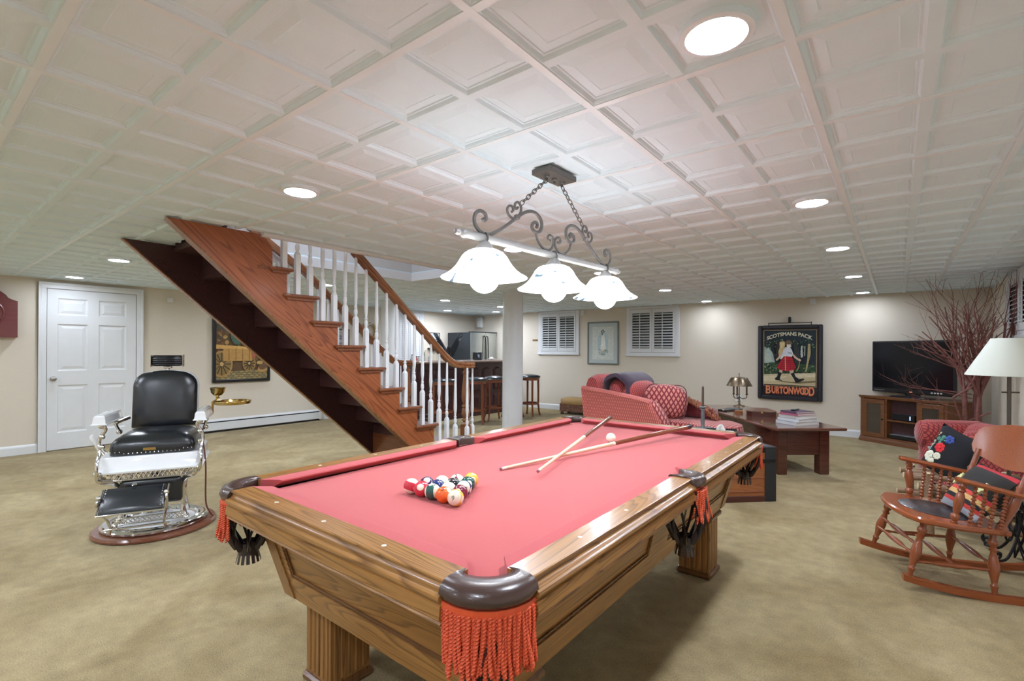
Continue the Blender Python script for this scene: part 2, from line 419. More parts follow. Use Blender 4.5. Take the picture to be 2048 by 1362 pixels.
# ceiling: slab with the stair opening, inset coffered tiles on a 2 ft grid of tee bars
z0, z1 = CEIL + .03, CEIL + .1
g = G(); g.box(XW - .1, OX0, YF - .1, YB + .1, z0, z1); g.box(OX1, XR + .1, YF - .1, YB + .1, z0, z1)
g.box(OX0, OX1, YF - .1, OY0, z0, z1); g.box(OX0, OX1, OY1, YB + .1, z0, z1)
ceiling = struct(put('ceiling', g, M['ceil']))
def rings_square(cx, cy, h, prof):      # concentric square rings (inset, z)
    rs = []
    for ins, z in prof:
        k = h - ins
        rs.append([(cx - k, cy - k, z), (cx + k, cy - k, z), (cx + k, cy + k, z), (cx - k, cy + k, z)])
    return rs
COF = [(.0, 0), (.017, 0), (.020, .003), (.025, .0115), (.032, .0115), (.034, .0145), (.038, .0145), (.072, .0075), (.075, .009)]
def tile_mesh():
    g = G()
    for a in (0, 1):
        for b in (0, 1):
            cx, cy = (a + .5) * T, (b + .5) * T
            rs = rings_square(cx, cy, T / 2, COF)
            n = len(rs); vs = [p for r in rs for p in r]; fs = []
            for i in range(n - 1):
                for j in range(4): fs.append((i * 4 + j, i * 4 + (j + 1) % 4, (i + 1) * 4 + (j + 1) % 4, (i + 1) * 4 + j))
            fs.append(tuple((n - 1) * 4 + j for j in range(4)))
            g.add(vs, fs)
    return g.mesh('ceiling_tile', smooth=0, fix=False)
tm = tile_mesh(); tm.materials.append(M['ceil'])
def clip(me, planes):
    import bmesh
    bm = bmesh.new(); bm.from_mesh(me)
    for co, no in planes:
        bmesh.ops.bisect_plane(bm, geom=bm.verts[:] + bm.edges[:] + bm.faces[:], plane_co=co, plane_no=no, clear_outer=True)
    return bm
def GX(i): return (i - 2.7529) * T
def GY(j): return (j + 2.8842) * T
def clipped(x0, y0, rects):
    import bmesh
    out = bmesh.new(); me = bpy.data.meshes.new('ceiling_tile')
    tmp = bpy.data.meshes.new('t')
    for (a0, a1, b0, b1) in rects:
        if a1 - a0 < .004 or b1 - b0 < .004: continue
        bm = clip(tm, [((a0 - x0, 0, 0), (-1, 0, 0)), ((a1 - x0, 0, 0), (1, 0, 0)), ((0, b0 - y0, 0), (0, -1, 0)), ((0, b1 - y0, 0), (0, 1, 0))])
        bm.to_mesh(tmp); bm.free(); out.from_mesh(tmp)
    out.to_mesh(me); n = len(out.faces); out.free(); bpy.data.meshes.remove(tmp)
    if not me.materials: me.materials.append(M['ceil'])
    return me if n else None
rest = []
for i in range(-26, 8, 2):
    for j in range(-14, 28, 2):
        x0, y0 = GX(i), GY(j); x1, y1 = x0 + 2 * T, y0 + 2 * T
        a0, a1, b0, b1 = max(x0, XW), min(x1, XR), max(y0, YF), min(y1, YB)
        if a1 - a0 < .01 or b1 - b0 < .01: continue
        if a1 <= OX0 or a0 >= OX1 or b1 <= OY0 or b0 >= OY1: rects = [(a0, a1, b0, b1)]
        else:
            rects = [(a0, min(a1, OX0), b0, b1), (max(a0, OX1), a1, b0, b1),
                     (max(a0, OX0), min(a1, OX1), b0, min(b1, OY0)), (max(a0, OX0), min(a1, OX1), max(b0, OY1), b1)]
        full = rects == [(x0, x1, y0, y1)]
        if y1 < -.3 and True: rest.append((x0, y0, rects, full)); continue
        me = tm if full else clipped(x0, y0, rects)
        if me is None: continue
        put('ceiling_tile', me, None, ceiling, (x0, y0, CEIL))
g = G()
for x0, y0, rects, full in rest:
    me = tm if full else clipped(x0, y0, rects)
    if me: g.add([(v.co.x + x0, v.co.y + y0, CEIL) for v in me.vertices], [tuple(p.vertices) for p in me.polygons])
o = put('ceiling_tile', g, M['ceil'], ceiling, smooth=0, fix=False); o['kind'] = 'stuff'
for i in range(-26, 8, 2):
    x = GX(i)
    if not (XW < x < XR): continue
    segs = [(YF, YB)] if not (OX0 - .02 < x < OX1 + .02) else [(YF, OY0), (OY1, YB)]
    for a, b in segs: put('tee_bar', G().box(x - .012, x + .012, a, b, CEIL - .0035, CEIL + .001), M['tee'], ceiling, smooth=0)
for j in range(-14, 28, 2):
    y = GY(j)
    if not (YF < y < YB): continue
    segs = [(XW, XR)] if not (OY0 - .02 < y < OY1 + .02) else [(XW, OX0), (OX1, XR)]
    for a, b in segs: put('tee_bar', G().box(a, b, y - .012, y + .012, CEIL - .003, CEIL + .001), M['tee'], ceiling, smooth=0)
# stair shaft above the opening
shaft = struct(put('wall_stairwell', G().box(OX0 - .06, OX0 - .001, OY0 - .5, OY1 + .1, CEIL + .03, 3.4).box(OX0 - .05, OX1 + .06, OY1 + .002, OY1 + .06, CEIL + .03, 3.4)
    .box(OX1 + .001, OX1 + .06, OY0 - .5, OY1 + .1, CEIL + .1, 3.4).box(OX0 - .05, OX1 + .06, OY0 - .5, OY0 - .44, CEIL + .11, 3.4).box(OX0 - .06, OX1 + .06, OY0 - .5, OY1 + .1, 3.4, 3.45), M['dark_void']))
g = G().box(OX0 - .002, OX0 + .02, OY0, OY1, CEIL - .006, CEIL + .085).box(OX0, OX1, OY1 - .02, OY1 + .002, CEIL - .006, CEIL + .085)
struct(put('trim_1', g, M['trim'], smooth=0))
g = G().prism([(OX1 - .02, CEIL - .022), (OX1 + .012, CEIL - .018), (OX1 + .022, CEIL - .003), (OX1 + .022, CEIL + .003), (OX1 - .02, CEIL + .085)], 1.66, OY1 + .04, 'y')
struct(put('trim_2', g, M['trim'], smooth=0))
# baseboards
def base_prof(): return [(0, 0), (.016, 0), (.016, .085), (.012, .098), (.006, .105), (0, .112)]
def baseboard(name, segs):
    g = G()
    for (ax, c, s_, a, b) in segs:      # ax: 'y' board runs along y at x=c, s_ = +1/-1 outward
        p = [(c + s_ * k[0], k[1]) for k in base_prof()]
        g.prism(p, a, b, ax)
    return struct(put(name, g, M['trim'], smooth=0))
baseboard('baseboard_left', [('y', XW, 1, YF, 1.09), ('y', XW, 1, 2.16, 2.75), ('y', XW, 1, 4.8, YB)])
g = G().prism([(YB - k[0], k[1]) for k in base_prof()], XW, XR, 'x'); struct(put('baseboard_back', g, M['trim'], smooth=0))
baseboard('baseboard_right', [('y', XR, -1, YF, YB)])
# ---- door in the left wall (local: x along wall = world y, y toward wall)
D = sempty('door_1', (XW, 0, 0), PI / 2)    # local x -> world y, local y -> world -x
def bx(g, a0, a1, d0, d1, z0, z1, b=0): return g.box(a0, a1, -d1, -d0, z0, z1, b)
y0, y1, zt = 1.165, 2.05, 1.99
g = G()
for (ins, w_, d) in ((0, .075, .030), (0, .028, .040)):
    bx(g, y0 - .075 + ins, y0 - .075 + ins + w_, 0, d, 0, zt + .075, .003)
    bx(g, y1 + .075 - ins - w_, y1 + .075 - ins, 0, d, 0, zt + .075, .003)
    bx(g, y0 - .075, y1 + .075, 0, d + .0006, zt + .075 - w_, zt + .075, .003)
bx(g, y0 - .012, y0, 0, .026, 0, zt); bx(g, y1, y1 + .035, 0, .026, 0, zt + .02)
put('door_casing', g, M['trim'], D, smooth=0)
g = G()
px = [(1.263, 1.548), (1.655, 1.94)]; pz = [(.218, .804), (.98, 1.56), (1.67, 1.876)]
xs = [y0 + .004, px[0][0], px[0][1], px[1][0], px[1][1], y1 - .004]; zs = [.012, pz[0][0], pz[0][1], pz[1][0], pz[1][1], pz[2][0], pz[2][1], zt - .006]
for a in range(5):
    for c in range(7):
        if a in (1, 3) and c in (1, 3, 5): continue
        bx(g, xs[a], xs[a + 1], .001, .022, zs[c], zs[c + 1])
put('door_slab', g, M['trim'], D, smooth=0)
for a0, a1 in px:
    for c0, c1 in pz:
        g = G(); rs = []
        for ins, d in ((0, .022), (.010, .010), (.022, .008), (.055, .017), (.057, .017)):
            rs.append([(a0 + ins, -d, c0 + ins), (a1 - ins, -d, c0 + ins), (a1 - ins, -d, c1 - ins), (a0 + ins, -d, c1 - ins)])
        g.loft(rs, cap=False); g.add(rs[-1], [(0, 1, 2, 3)]); put('door_panel', g, M['trim'], D, smooth=0)
g = G().at((1.223, -.022, .888), (PI / 2, 0, 0)).lathe([(.0, 0), (.031, 0), (.031, .006), (.012, .01), (.010, .028), (.022, .034), (.029, .046), (.027, .058), (.015, .064), (0, .065)], 20)
put('door_knob', g, M['nickel'], D, label='round brushed metal knob')
# ---- shuttered windows
def window(n, loc, rz, W, H, nl, label, tilt=32):
    """local x along the wall, -y into the room, origin bottom-left of the casing"""
    D = sempty('window_%d' % n, loc, rz); D['label'] = label
    g = G(); c = .075
    for a in ((0, c, 0, H), (W - c, W, 0, H), (c, W - c, H - .045, H)):
        g.box(a[0], a[1], -.03, 0, a[2], a[3], .004)
    g.box(-.012, W + .012, -.045, 0, 0, .035, .004); g.box(c, W - c, -.028, 0, .035, .075, .003)
    put('window_casing', g, M['trim'], D, smooth=0)
    put('window_pane', G().box(c, W - c, -.003, -.001, .075, H - .045), M['night'], D, smooth=0, label='dark night glass')
    iw = (W - 2 * c) / 2
    for k in (0, 1):
        x0 = c + k * iw + .002; x1 = x0 + iw - .004; z0 = .078; z1 = H - .048; st = .042; tr = .075
        g = G()
        g.box(x0, x0 + st, -.034, -.008, z0, z1, .003); g.box(x1 - st, x1, -.034, -.008, z0, z1, .003)
        g.box(x0 + st, x1 - st, -.034, -.008, z0, z0 + tr, .003); g.box(x0 + st, x1 - st, -.034, -.008, z1 - tr, z1, .003)
        sh = put('shutter_panel', g, M['trim'], D, smooth=0)
        zz0, zz1 = z0 + tr, z1 - tr; L = (zz1 - zz0) / nl
        me = G().at((0, 0, 0), (math.radians(tilt), 0, 0)).box(x0 + st + .001, x1 - st - .001, -.024, .024, -.003, .003, .002).mesh('louver', 0)
        me.materials.append(M['trim'])
        for q in range(nl): put('louver', me, None, sh, (0, -.026, zz0 + L * (q + .5)))
        xm = (x0 + x1) / 2 - .01
        put('tilt_rod', G().box(xm - .006, xm + .006, -.062, -.05, zz0 - .02, zz1 - .005, .002), M['trim'], sh, smooth=0)
    return D
window(1, (-6.24, YB, 1.175), 0, 1.03, .93, 13, 'small shuttered basement window nearer the corner')
window(2, (-4.145, YB, 1.165), 0, 1.03, .94, 13, 'small shuttered basement window right of the framed print')
window(3, (XR, 7.55, 1.41), -PI / 2, 1.5, .69, 9, 'shuttered window on the right wall')
window(4, (XW, 6.36, .85), PI / 2, .77, 1.25, 24, 'tall shuttered window behind the bar', 78)
# ---- round columns
g = G().lathe([(.150, 0), (.150, CEIL + .03)], 40)
cl = struct(put('column_1', g, M['trim'], loc=(-4.475, 5.625, 0)), 'round white column in front of the bar')
put('column_base_ring', G().lathe([(.158, 0), (.158, .08), (.150, .09)], 40), M['trim'], cl)
c2 = on = None
g = G().lathe([(.150, 0), (.150, CEIL + .03)], 40)
struct(put('column_2', g, M['trim'], loc=(-6.99, 5.34, 0)), 'round white column behind the stairs')

# ---- recessed ceiling lights
tr_me = G().lathe([(.074, -.004), (.078, -.010), (.094, -.007), (.096, .004), (.0955, .02), (.074, .02)], 32, cap=False).mesh('light_trim'); tr_me.materials.append(M['tee'])
ln_me = G().lathe([(.0, -.0052), (.05, -.0052), (.075, -.003), (.075, .002), (0, .002)], 28).mesh('light_lens'); ln_me.materials.append(M['lens']); ln_dim = ln_me.copy(); ln_dim.materials[0] = M['lens_dim']
lights = [(1.5, 1.5, 'recessed ceiling light largest at top right, near the camera'), (1.5, 7.5, 'recessed ceiling light, second in the right-hand row'),
          (1.5, 12.5, 'recessed ceiling light, third in the right-hand row'), (1.5, 18.5, 'recessed ceiling light, fourth in the right-hand row'),
          (1.5, 24.5, 'recessed ceiling light nearest the back wall above the sign and television'), (-5.5, 1.5, 'recessed ceiling light just above the top of the stairs'),
          (-5.5, 7.5, 'recessed ceiling light behind the pendant bar, above the first shade'), (-5.5, 12.5, 'recessed ceiling light behind the pendant bar, above the third shade'),
          (-5.5, 18.5, 'recessed ceiling light in front of the right shuttered window, farther from the wall'), (-5.5, 24.5, 'recessed ceiling light close to the right shuttered window, by the wall'),
          (-16.5, 1.5, 'recessed ceiling light right of the white door'), (-22.5, 1.5, 'recessed ceiling light directly above the white door'),
          (None, (-6.026, 5.732), 'recessed ceiling light over the bar, left and nearer one'), (None, (-7.538, 7.245), 'recessed ceiling light over the bar, left and farther one'),
          (None, (-6.026, 7.204), 'recessed ceiling light over the bar, right and nearer one'), (None, (-6.895, 8.075), 'recessed ceiling light over the bar, right and farther one'),
          (None, (-4.25, 2.4, 3.38), 'added ceiling light high in the stair shaft, unseen, brightening the opening'),  # unseen lamp added to light the trim around the stair opening
          (None, (-5.55, 2.55), 'recessed ceiling light seen between the upper stair balusters'),
          (1.5, -4.5, None), (-5.5, -4.5, None), (-16.5, -4.5, None), (-10.5, -4.5, None), (-22.5, -4.5, None), (1.5, -10.5, None), (-5.5, -10.5, None), (-10.5, -10.5, None), (-16.5, -10.5, None), (-22.5, -10.5, None), (-16.5, 8.5, None), (-22.5, 9.5, None)]  # unlabelled entries: extra lights added to brighten floor and ceiling
for i, j, lab in lights:
    x, y = (GX(i), GY(j)) if i is not None else j[:2]
    zl = j[2] if i is None and len(j) > 2 else CEIL
    t = thing('recessed_light', lab or 'added recessed ceiling light outside the picture, brightening the room', 'ceiling light', (x, y, zl), 0, 'recessed ceiling lights' if lab else 'added recessed ceiling lights outside the picture')
    put('light_trim', tr_me, None, t); put('light_lens', ln_dim if (j == 24.5 or i == -22.5) else ln_me, None, t)
# ---- small wall fixtures
def wb(name, label, cat, x0, x1, d, z0, z1, mat=M['white'], wall='back'):
    if wall == 'back': t = thing(name, label, cat, ((x0 + x1) / 2, YB, z0)); sg = 0
    else: t = thing(name, label, cat, (XW, (x0 + x1) / 2, z0), PI / 2)
    return t, (x1 - x0), (z1 - z0)
t, W, H = wb('wall_sensor', 'small white thermostat box on the wall right of the door', 'thermostat', 2.40, 2.475, .03, 1.915, 1.985, wall='left')
put('case', G().box(-W / 2, W / 2, -.03, 0, 0, H, .006), M['white'], t); put('cover', G().box(-W / 2 + .008, W / 2 - .008, -.034, -.03, .012, H - .012, .003), M['white'], t)
t, W, H = wb('wall_speaker', 'narrow white speaker high in the corner above the fridge', 'speaker', -8.02, -7.87, .1, 1.80, 2.06)
put('case', G().box(-W / 2, W / 2, -.10, 0, 0, H, .02), M['white'], t); put('grille', G().box(-W / 2 + .015, W / 2 - .015, -.104, -.10, .02, H - .02, .003), M['white'], t)
put('badge', G().box(-.02, .02, -.106, -.104, H - .09, H - .08), M['nickel'], t)
t, W, H = wb('wall_plaque', 'small dark plaque on the wall left of a shuttered window', 'plaque', -6.41, -6.275, .015, 1.475, 1.51)
put('plate', G().box(-W / 2, W / 2, -.012, 0, 0, H, .003), M['mahog'], t); put('inlay', G().box(-W / 2 + .01, W / 2 - .01, -.013, -.012, .008, H - .008), M['brass'], t)
for (x0, zc, lab) in ((-5.12, 2.05, 'small white motion sensor above the framed print'), (-1.03, 2.05, 'small white motion sensor above the pub sign')):
    t = thing('motion_sensor', lab, 'sensor', (x0, YB, zc - .05))
    put('case', G().prism([(-.035, 0), (.035, 0), (.04, .085), (-.04, .085)], -.055, 0, 'y'), M['white'], t, smooth=0)
    put('lens_window', G().sph((0, -.05, .03), (.024, .015, .022), 12, 7), M['trim'], t)
t = thing('wall_outlet', 'white outlet plate on the wall behind the brass table lamp', 'outlet', (-2.1, YB, .42))
put('plate', G().box(-.06, .06, -.008, 0, 0, .115, .003), M['white'], t)
for k in (0, 1): put('socket', G().box(-.02, .02, -.0105, -.008, .022 + k * .042, .05 + k * .042, .002), M['trim'], t)
# baseboard heater
t = thing('baseboard_heater', 'long white baseboard heater under the framed cart painting', 'heater', (XW, 2.76, 0), PI / 2)
L = 1.95
put('back_plate', G().box(0, L, -.012, 0, .02, .19, .002), M['trim'], t, smooth=0)
put('front_cover', G().prism([(-.062, .03), (-.068, .035), (-.068, .145), (-.060, .150), (-.060, .03)], 0, L, 'x'), M['trim'], t, smooth=0)
put('top_damper', G().prism([(-.014, .19), (-.056, .170), (-.062, .162), (-.058, .176), (-.012, .196)], 0, L, 'x'), M['trim'], t, smooth=0)
put('slot_shade', G().box(0, L, -.0645, -.05, .150, .166), M['black'], t, smooth=0)  # black strip painted in for the shade inside the slot
put('kick_shade', G().box(0, L, -.058, -.01, .0, .030), M['black'], t, smooth=0)  # black box standing in for the shaded gap under the cover
put('fin_core', G().box(.01, L - .01, -.05, -.014, .05, .13), M['black'], t, smooth=0)
for a in (0, L - .004): put('end_cap', G().box(a - .02, a + .022, -.072, 0, .015, .196, .004), M['trim'], t, smooth=0)
# dartboard cabinet
t = thing('dart_cabinet', 'red-brown arched wooden cabinet on the wall, cut off at the left edge', 'cabinet', (XW, .56, 1.382), PI / 2)
out = [(-.35, 0), (.35, 0), (.35, .42), (.30, .44)] + [(.28 * math.cos(a), .42 + .16 * math.sin(a)) for a in [PI * k / 14 for k in range(1, 14)]] + [(-.30, .44), (-.35, .42)]
M['redwood'] = wood('cabinet_cherry', (.20, .032, .028), (.11, .016, .015), 'x', 1.0, .25, figure=.3)
put('cabinet_body', G().prism(out, -.10, 0, 'y'), M['redwood'], t, smooth=0)
put('ring_moulding', G().tube([(.24 * math.cos(a), -.102, .27 + .19 * math.sin(a)) for a in [2 * PI * k / 36 for k in range(36)]], .011, 8, closed=True), M['redwood'], t)
put('door_field', G().prism([(.225 * math.cos(2 * PI * k / 36), .27 + .175 * math.sin(2 * PI * k / 36)) for k in range(36)], -.105, -.098, 'y'), M['redwood'], t)
# flat painted pictures -------------------------------------------------
def frame(g, W, H, f, d, b=.006):
    g.box(-W / 2, -W / 2 + f, -d, 0, 0, H, b); g.box(W / 2 - f, W / 2, -d, 0, 0, H, b)
    g.box(-W / 2 + f * .9, W / 2 - f * .9, -d, 0, 0, f, b); g.box(-W / 2 + f * .9, W / 2 - f * .9, -d, 0, H - f, H, b)
    return g
def ell(cx, cz, rx, rz, n=18, a=0): 
    return [(cx + rx * math.cos(2 * PI * k / n) * math.cos(a) - rz * math.sin(2 * PI * k / n) * math.sin(a), cz + rx * math.cos(2 * PI * k / n) * math.sin(a) + rz * math.sin(2 * PI * k / n) * math.cos(a)) for k in range(n)]
def strip(pts, w_):
    L_, R_ = [], []
    for i, p in enumerate(pts):
        a = pts[max(0, i - 1)]; b = pts[min(len(pts) - 1, i + 1)]
        dx, dz = b[0] - a[0], b[1] - a[1]; l = math.hypot(dx, dz) or 1
        ww = w_[i] if isinstance(w_, (list, tuple)) else w_
        L_.append((p[0] - dz / l * ww / 2, p[1] + dx / l * ww / 2)); R_.append((p[0] + dz / l * ww / 2, p[1] - dx / l * ww / 2))
    return L_ + R_[::-1]
# cart painting on the left wall: y 2.98..3.83, z .745 .. 1.76
t = thing('framed_painting', 'black framed painting of market folk with a wooden cart, partly behind the stairs', 'painting', (XW, 3.405, .745), PI / 2)
W, H = .85, 1.02
put('frame', frame(G(), W, H, .045, .045), M['black'], t, smooth=0)
g = G(); zz = -.020
CLX = 9
def lay(pts, c):
    global zz
    pts = [(max(-CLX, min(CLX, p[0])), p[1]) for p in pts]
    zz -= .00012; g.flat(pts, zz, c)
CLX = .388
g.flat([(-.40, .03), (.40, .03), (.40, .99), (-.40, .99)], zz, (.13, .075, .035))
for k in range(70):
    x = random.uniform(-.38, .36); z = random.uniform(.35, .95); c = random.choice([(.30, .17, .06), (.42, .26, .08), (.10, .07, .05), (.07, .09, .07), (.22, .10, .05)])
    lay(ell(x, z, random.uniform(.02, .06), random.uniform(.015, .04), 9, random.uniform(0, 3)), c)
lay([(-.385, .045), (.385, .045), (.385, .20), (-.385, .16)], (.20, .15, .07))
for k in range(40):
    r_ = k // 10; x = -.36 + (k % 10) * .078 + (r_ % 2) * .035; lay(ell(x, .065 + r_ * .032, .034, .012, 8), (.40, .30, .13) if k % 3 else (.25, .22, .11))
def wheel(cx, cz, rx, rz, c):
    n = 28
    lay(ell(cx, cz, rx, rz, n), c); lay(ell(cx, cz, rx * .84, rz * .84, n), (.26, .17, .06))
    for q in range(12):
        a = q * PI / 6; lay(strip([(cx, cz), (cx + rx * .86 * math.cos(a), cz + rz * .86 * math.sin(a))], .013), (.05, .03, .02))
    lay(ell(cx, cz, rx * .17, rz * .17, 12), (.58, .38, .15))
wheel(.10, .29, .10, .13, (.35, .21, .08)); wheel(-.30, .285, .155, .205, (.42, .25, .09))
lay([(-.385, .52), (.16, .50), (.16, .545), (-.385, .585)], (.62, .36, .11)); lay([(-.28, .33), (.14, .33), (.15, .505), (-.28, .525)], (.48, .27, .08))
for k in range(4): lay(strip([(-.2 + k * .1, .335), (-.2 + k * .1, .515)], .010), (.22, .11, .04))
lay(ell(-.10, .70, .075, .12, 16, .3), (.07, .13, .09)); lay(strip([(-.07, .74), (-.02, .66), (.04, .60)], .045), (.72, .54, .20)); lay(ell(-.04, .82, .06, .05, 14, -.4), (.80, .66, .26)); lay(ell(.06, .74, .05, .03, 12, -.5), (.75, .58, .22))
lay(ell(.06, .60, .07, .035, 12), (.45, .30, .10)); lay(ell(.25, .46, .05, .12, 16, .2), (.12, .10, .05)); lay(strip([(.22, .55), (.27, .44), (.31, .34)], .05), (.78, .58, .20)); lay(ell(.16, .44, .03, .08, 12, .2), (.42, .12, .07))
lay(ell(.33, .22, .11, .07, 16, .5), (.44, .26, .09)); lay(ell(.33, .25, .09, .05, 16, .5), (.16, .09, .05)); lay(ell(.26, .30, .05, .03, 12), (.5, .33, .12))
put('painted_canvas', g, M['paint'], t, smooth=0, fix=False)
CLX = 9
# framed print on the back wall
t = thing('framed_print', 'grey framed pale print of a white standing figure between two shuttered windows', 'picture', (-4.66, YB, .99))
W, H = .70, .86
M['greyframe'] = P('grey_green_frame', (.20, .22, .20), .4); M['mat_board'] = P('pale_blue_mat', (.52, .58, .57), .8)
put('frame', frame(G(), W, H, .03, .03), M['greyframe'], t, smooth=0)
put('mat', G().box(-.32, .32, -.014, -.004, .03, .83), M['mat_board'], t, smooth=0)
g = G(); zz = -.0145
g.flat([(-.235, .10), (.235, .10), (.235, .755), (-.235, .755)], zz, (.72, .72, .62))
lay([(-.225, .11), (.225, .11), (.225, .745), (-.225, .745)], (.66, .71, .66))
lay(ell(0, .42, .12, .25, 24), (.50, .62, .63))
lay([(-.03, .60), (.03, .60), (.045, .50), (.06, .36), (.08, .27), (-.07, .27), (-.05, .36), (-.035, .50)], (.86, .87, .82)); lay(ell(0, .585, .03, .035, 12), (.84, .84, .78)); 
for x, z, c in ((-.03, .66, (.10, .14, .12)), (0, .685, (.08, .11, .10)), (-.01, .63, (.16, .18, .16)), (.02, .655, (.14, .2, .15)), (-.015, .60, (.2, .22, .2))): lay(ell(x, z, .022, .014, 9, x * 30), c)
for k in range(26): lay(ell(random.uniform(-.09, .11), random.uniform(.20, .32), .016, .012, 8), random.choice([(.25, .35, .27), (.4, .46, .38), (.5, .5, .38), (.33, .36, .30)]))
put('printed_sheet', g, M['paint'], t, smooth=0, fix=False)
# little picture and round wreath seen through the balusters, left wall
t = thing('small_picture', 'small framed picture seen between balusters on the far wall', 'picture', (XW, 5.16, 1.335), PI / 2)
put('frame', frame(G(), .30, .31, .015, .02, .003), M['mahog'], t, smooth=0)
g = G(); zz = -.008
g.flat([(-.14, .012), (.14, .012), (.14, .30), (-.14, .30)], zz, (.45, .44, .40)); 
for k in range(6): lay([(-.13, .03 + k * .045), (.13, .03 + k * .045), (.13, .05 + k * .045), (-.13, .05 + k * .045)], random.choice([(.15, .16, .25), (.33, .17, .12), (.6, .6, .58)]))
put('picture_sheet', g, M['paint'], t, smooth=0, fix=False)
t = thing('wreath', 'round straw wreath on the far wall seen through the balusters', 'wreath', (XW, 5.73, 1.62), PI / 2)
pts = [(.15 * math.cos(a), -.03, .15 * math.sin(a)) for a in [2 * PI * k / 40 for k in range(40)]]
M['straw'] = P('straw', (.40, .30, .13), .8, bump=.8, var=.4, vscale=60)
put('straw_ring', G().tube(pts, [.030 + .005 * math.sin(k * 2.4) for k in range(40)], 8, closed=True), M['straw'], t)
put('bow', G().tube([(-.02, -.06, .14), (-.07, -.06, .17), (-.05, -.06, .11), (0, -.065, .14), (.06, -.06, .17), (.05, -.06, .11), (.01, -.06, .14)], .008, 6), M['white'], t)
# ================================================================== STAIRCASE
RUN, RISE = .2155, .194
XN, XFAR = -3.69, -4.71
st = thing('staircase', 'open-backed oak staircase with white balusters rising into the ceiling', 'staircase', (XFAR, 1.08, 0))
OFF = Vector((XFAR, 1.08, 0))
def L(x, y, z): return (x - XFAR, y - 1.08, z)
def yr(k): return 1.859 + RUN * k          # riser k below tread k (tread k top = tz(k))
def tz(k): return 1.883 - RISE * k if k < 8 else (.331, .137)[k - 8]
def low(y): return CEIL - .893 * (y - 1.08)
# stringers: sawtooth above, straight below
saw = []
for k in range(0, 9):
    saw.append((yr(k), tz(k) - .027)); saw.append((yr(k), (tz(k + 1) - .027) if k < 8 else .0))
def stringer(top):
    pts = [(1.08, CEIL + .0), (1.676, CEIL + .0)] if top else [(1.08, CEIL), (1.44, CEIL)]
    if top: pts += [(1.749, 2.016), (1.75, tz(0) - .027)]
    else: pts += [(1.44, 2.05), (1.643, 2.05), (1.643, tz(0) - .027)]
    pts += saw[:-1] + [(yr(8), 0), (3.44, 0)]
    return pts
def sprism(pts, x0, x1):
    g = G(); n = len(pts)
    vs = [(x0 - XFAR, p[0] - 1.08, p[1]) for p in pts] + [(x1 - XFAR, p[0] - 1.08, p[1]) for p in pts]
    fs = [tuple(range(n)), tuple(range(n, 2 * n))] + [(i, (i + 1) % n, n + (i + 1) % n, n + i) for i in range(n)]
    g.add(vs, fs); return g
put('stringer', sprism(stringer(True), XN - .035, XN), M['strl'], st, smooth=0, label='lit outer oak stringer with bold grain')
put('stringer', sprism(stringer(False), XFAR, XFAR + .035), M['stair_shade'], st, smooth=0, label='far stringer, darkened as if in shade')
# thin oak edge lip under the near stringer
a = (1.085, low(1.085) + .002); b = (3.43, low(3.43) + .003)
put('stringer_edge', G().bar(L(XN - .03, a[0], a[1]), L(XN - .03, b[0], b[1]), .075, .012), M['newel'], st, smooth=0)
put('stringer_edge', G().bar(L(XFAR + .02, a[0], a[1]), L(XFAR + .02, b[0], b[1]), .05, .010), M['newel'], st, smooth=0)
def tread(k, x0=None, x1=None):
    z = tz(k); ya = yr(k - 1) - .0; yb = yr(k) + .032
    x0 = XFAR - .03 if x0 is None else x0; x1 = XN + .034 if x1 is None else x1
    if k == 0: ya = 1.643
    g = G()
    nose = [(ya, z - .027), (yb, z - .027), (yb + .010, z - .022), (yb + .0135, z - .0135), (yb + .010, z - .005), (yb, z), (ya, z)]
    g.prism([(p[0] - 1.08, p[1]) for p in nose], XFAR + .03 - XFAR, x1 - .03 - XFAR, 'x')
    yl = ya - .032 if k else 1.715
    for xa, xb in ((x1 - .033, x1), (x0, x0 + .045)):       # returned nosing at both ends
        g.box(xa - XFAR, xb - XFAR, yl - 1.08, yb + .012 - 1.08, z - .027, z, .009)
    o = put('tread', g, M['stair'], st, smooth=40)
    c = G(); yy0, yy1 = yl + .02, yb - .012
    for xa, xb in ((XN - .001, XN + .018), (XFAR - .016, XFAR + .001)): c.prism([(yy0 - 1.08, z - .027), (yy1 - 1.08, z - .027), (yy1 - .012 - 1.08, z - .045), (yy0 + .012 - 1.08, z - .045)], xa - XFAR, xb - XFAR, 'x')
    put('cove_moulding', c, M['stair'], o, smooth=0)
    w_ = put('tread_underside_shade', G().box(.034, XN - .036 - XFAR, ya + .002 - 1.08, yb - .01 - 1.08, z - .031, z - .0272), M['stair_shade'], o, smooth=0)  # thin dark sheet, painted shade below the tread
for k in range(0, 8): tread(k)
for k in range(-1, 9):
    zt = tz(k) - .027 if k >= 0 else 2.05; zb = tz(k + 1) - .027 if k < 8 else .11
    if k == -1: put('riser', G().box(.034, XN - .036 - XFAR, 1.43 - 1.08, 1.448 - 1.08, CEIL - .02 - .03, CEIL + .14), M['stair_shade'], st, smooth=0)
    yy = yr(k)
    put('riser', G().box(.034, XN - .036 - XFAR, yy - .018 - 1.08, yy - 1.08, zb, zt), M['stair_shade'], st, smooth=0)
put('tread', G().box(.034, XN - .036 - XFAR, 1.41 - 1.08, 1.66 - 1.08, 2.05, 2.077), M['stair_shade'], st, smooth=0)
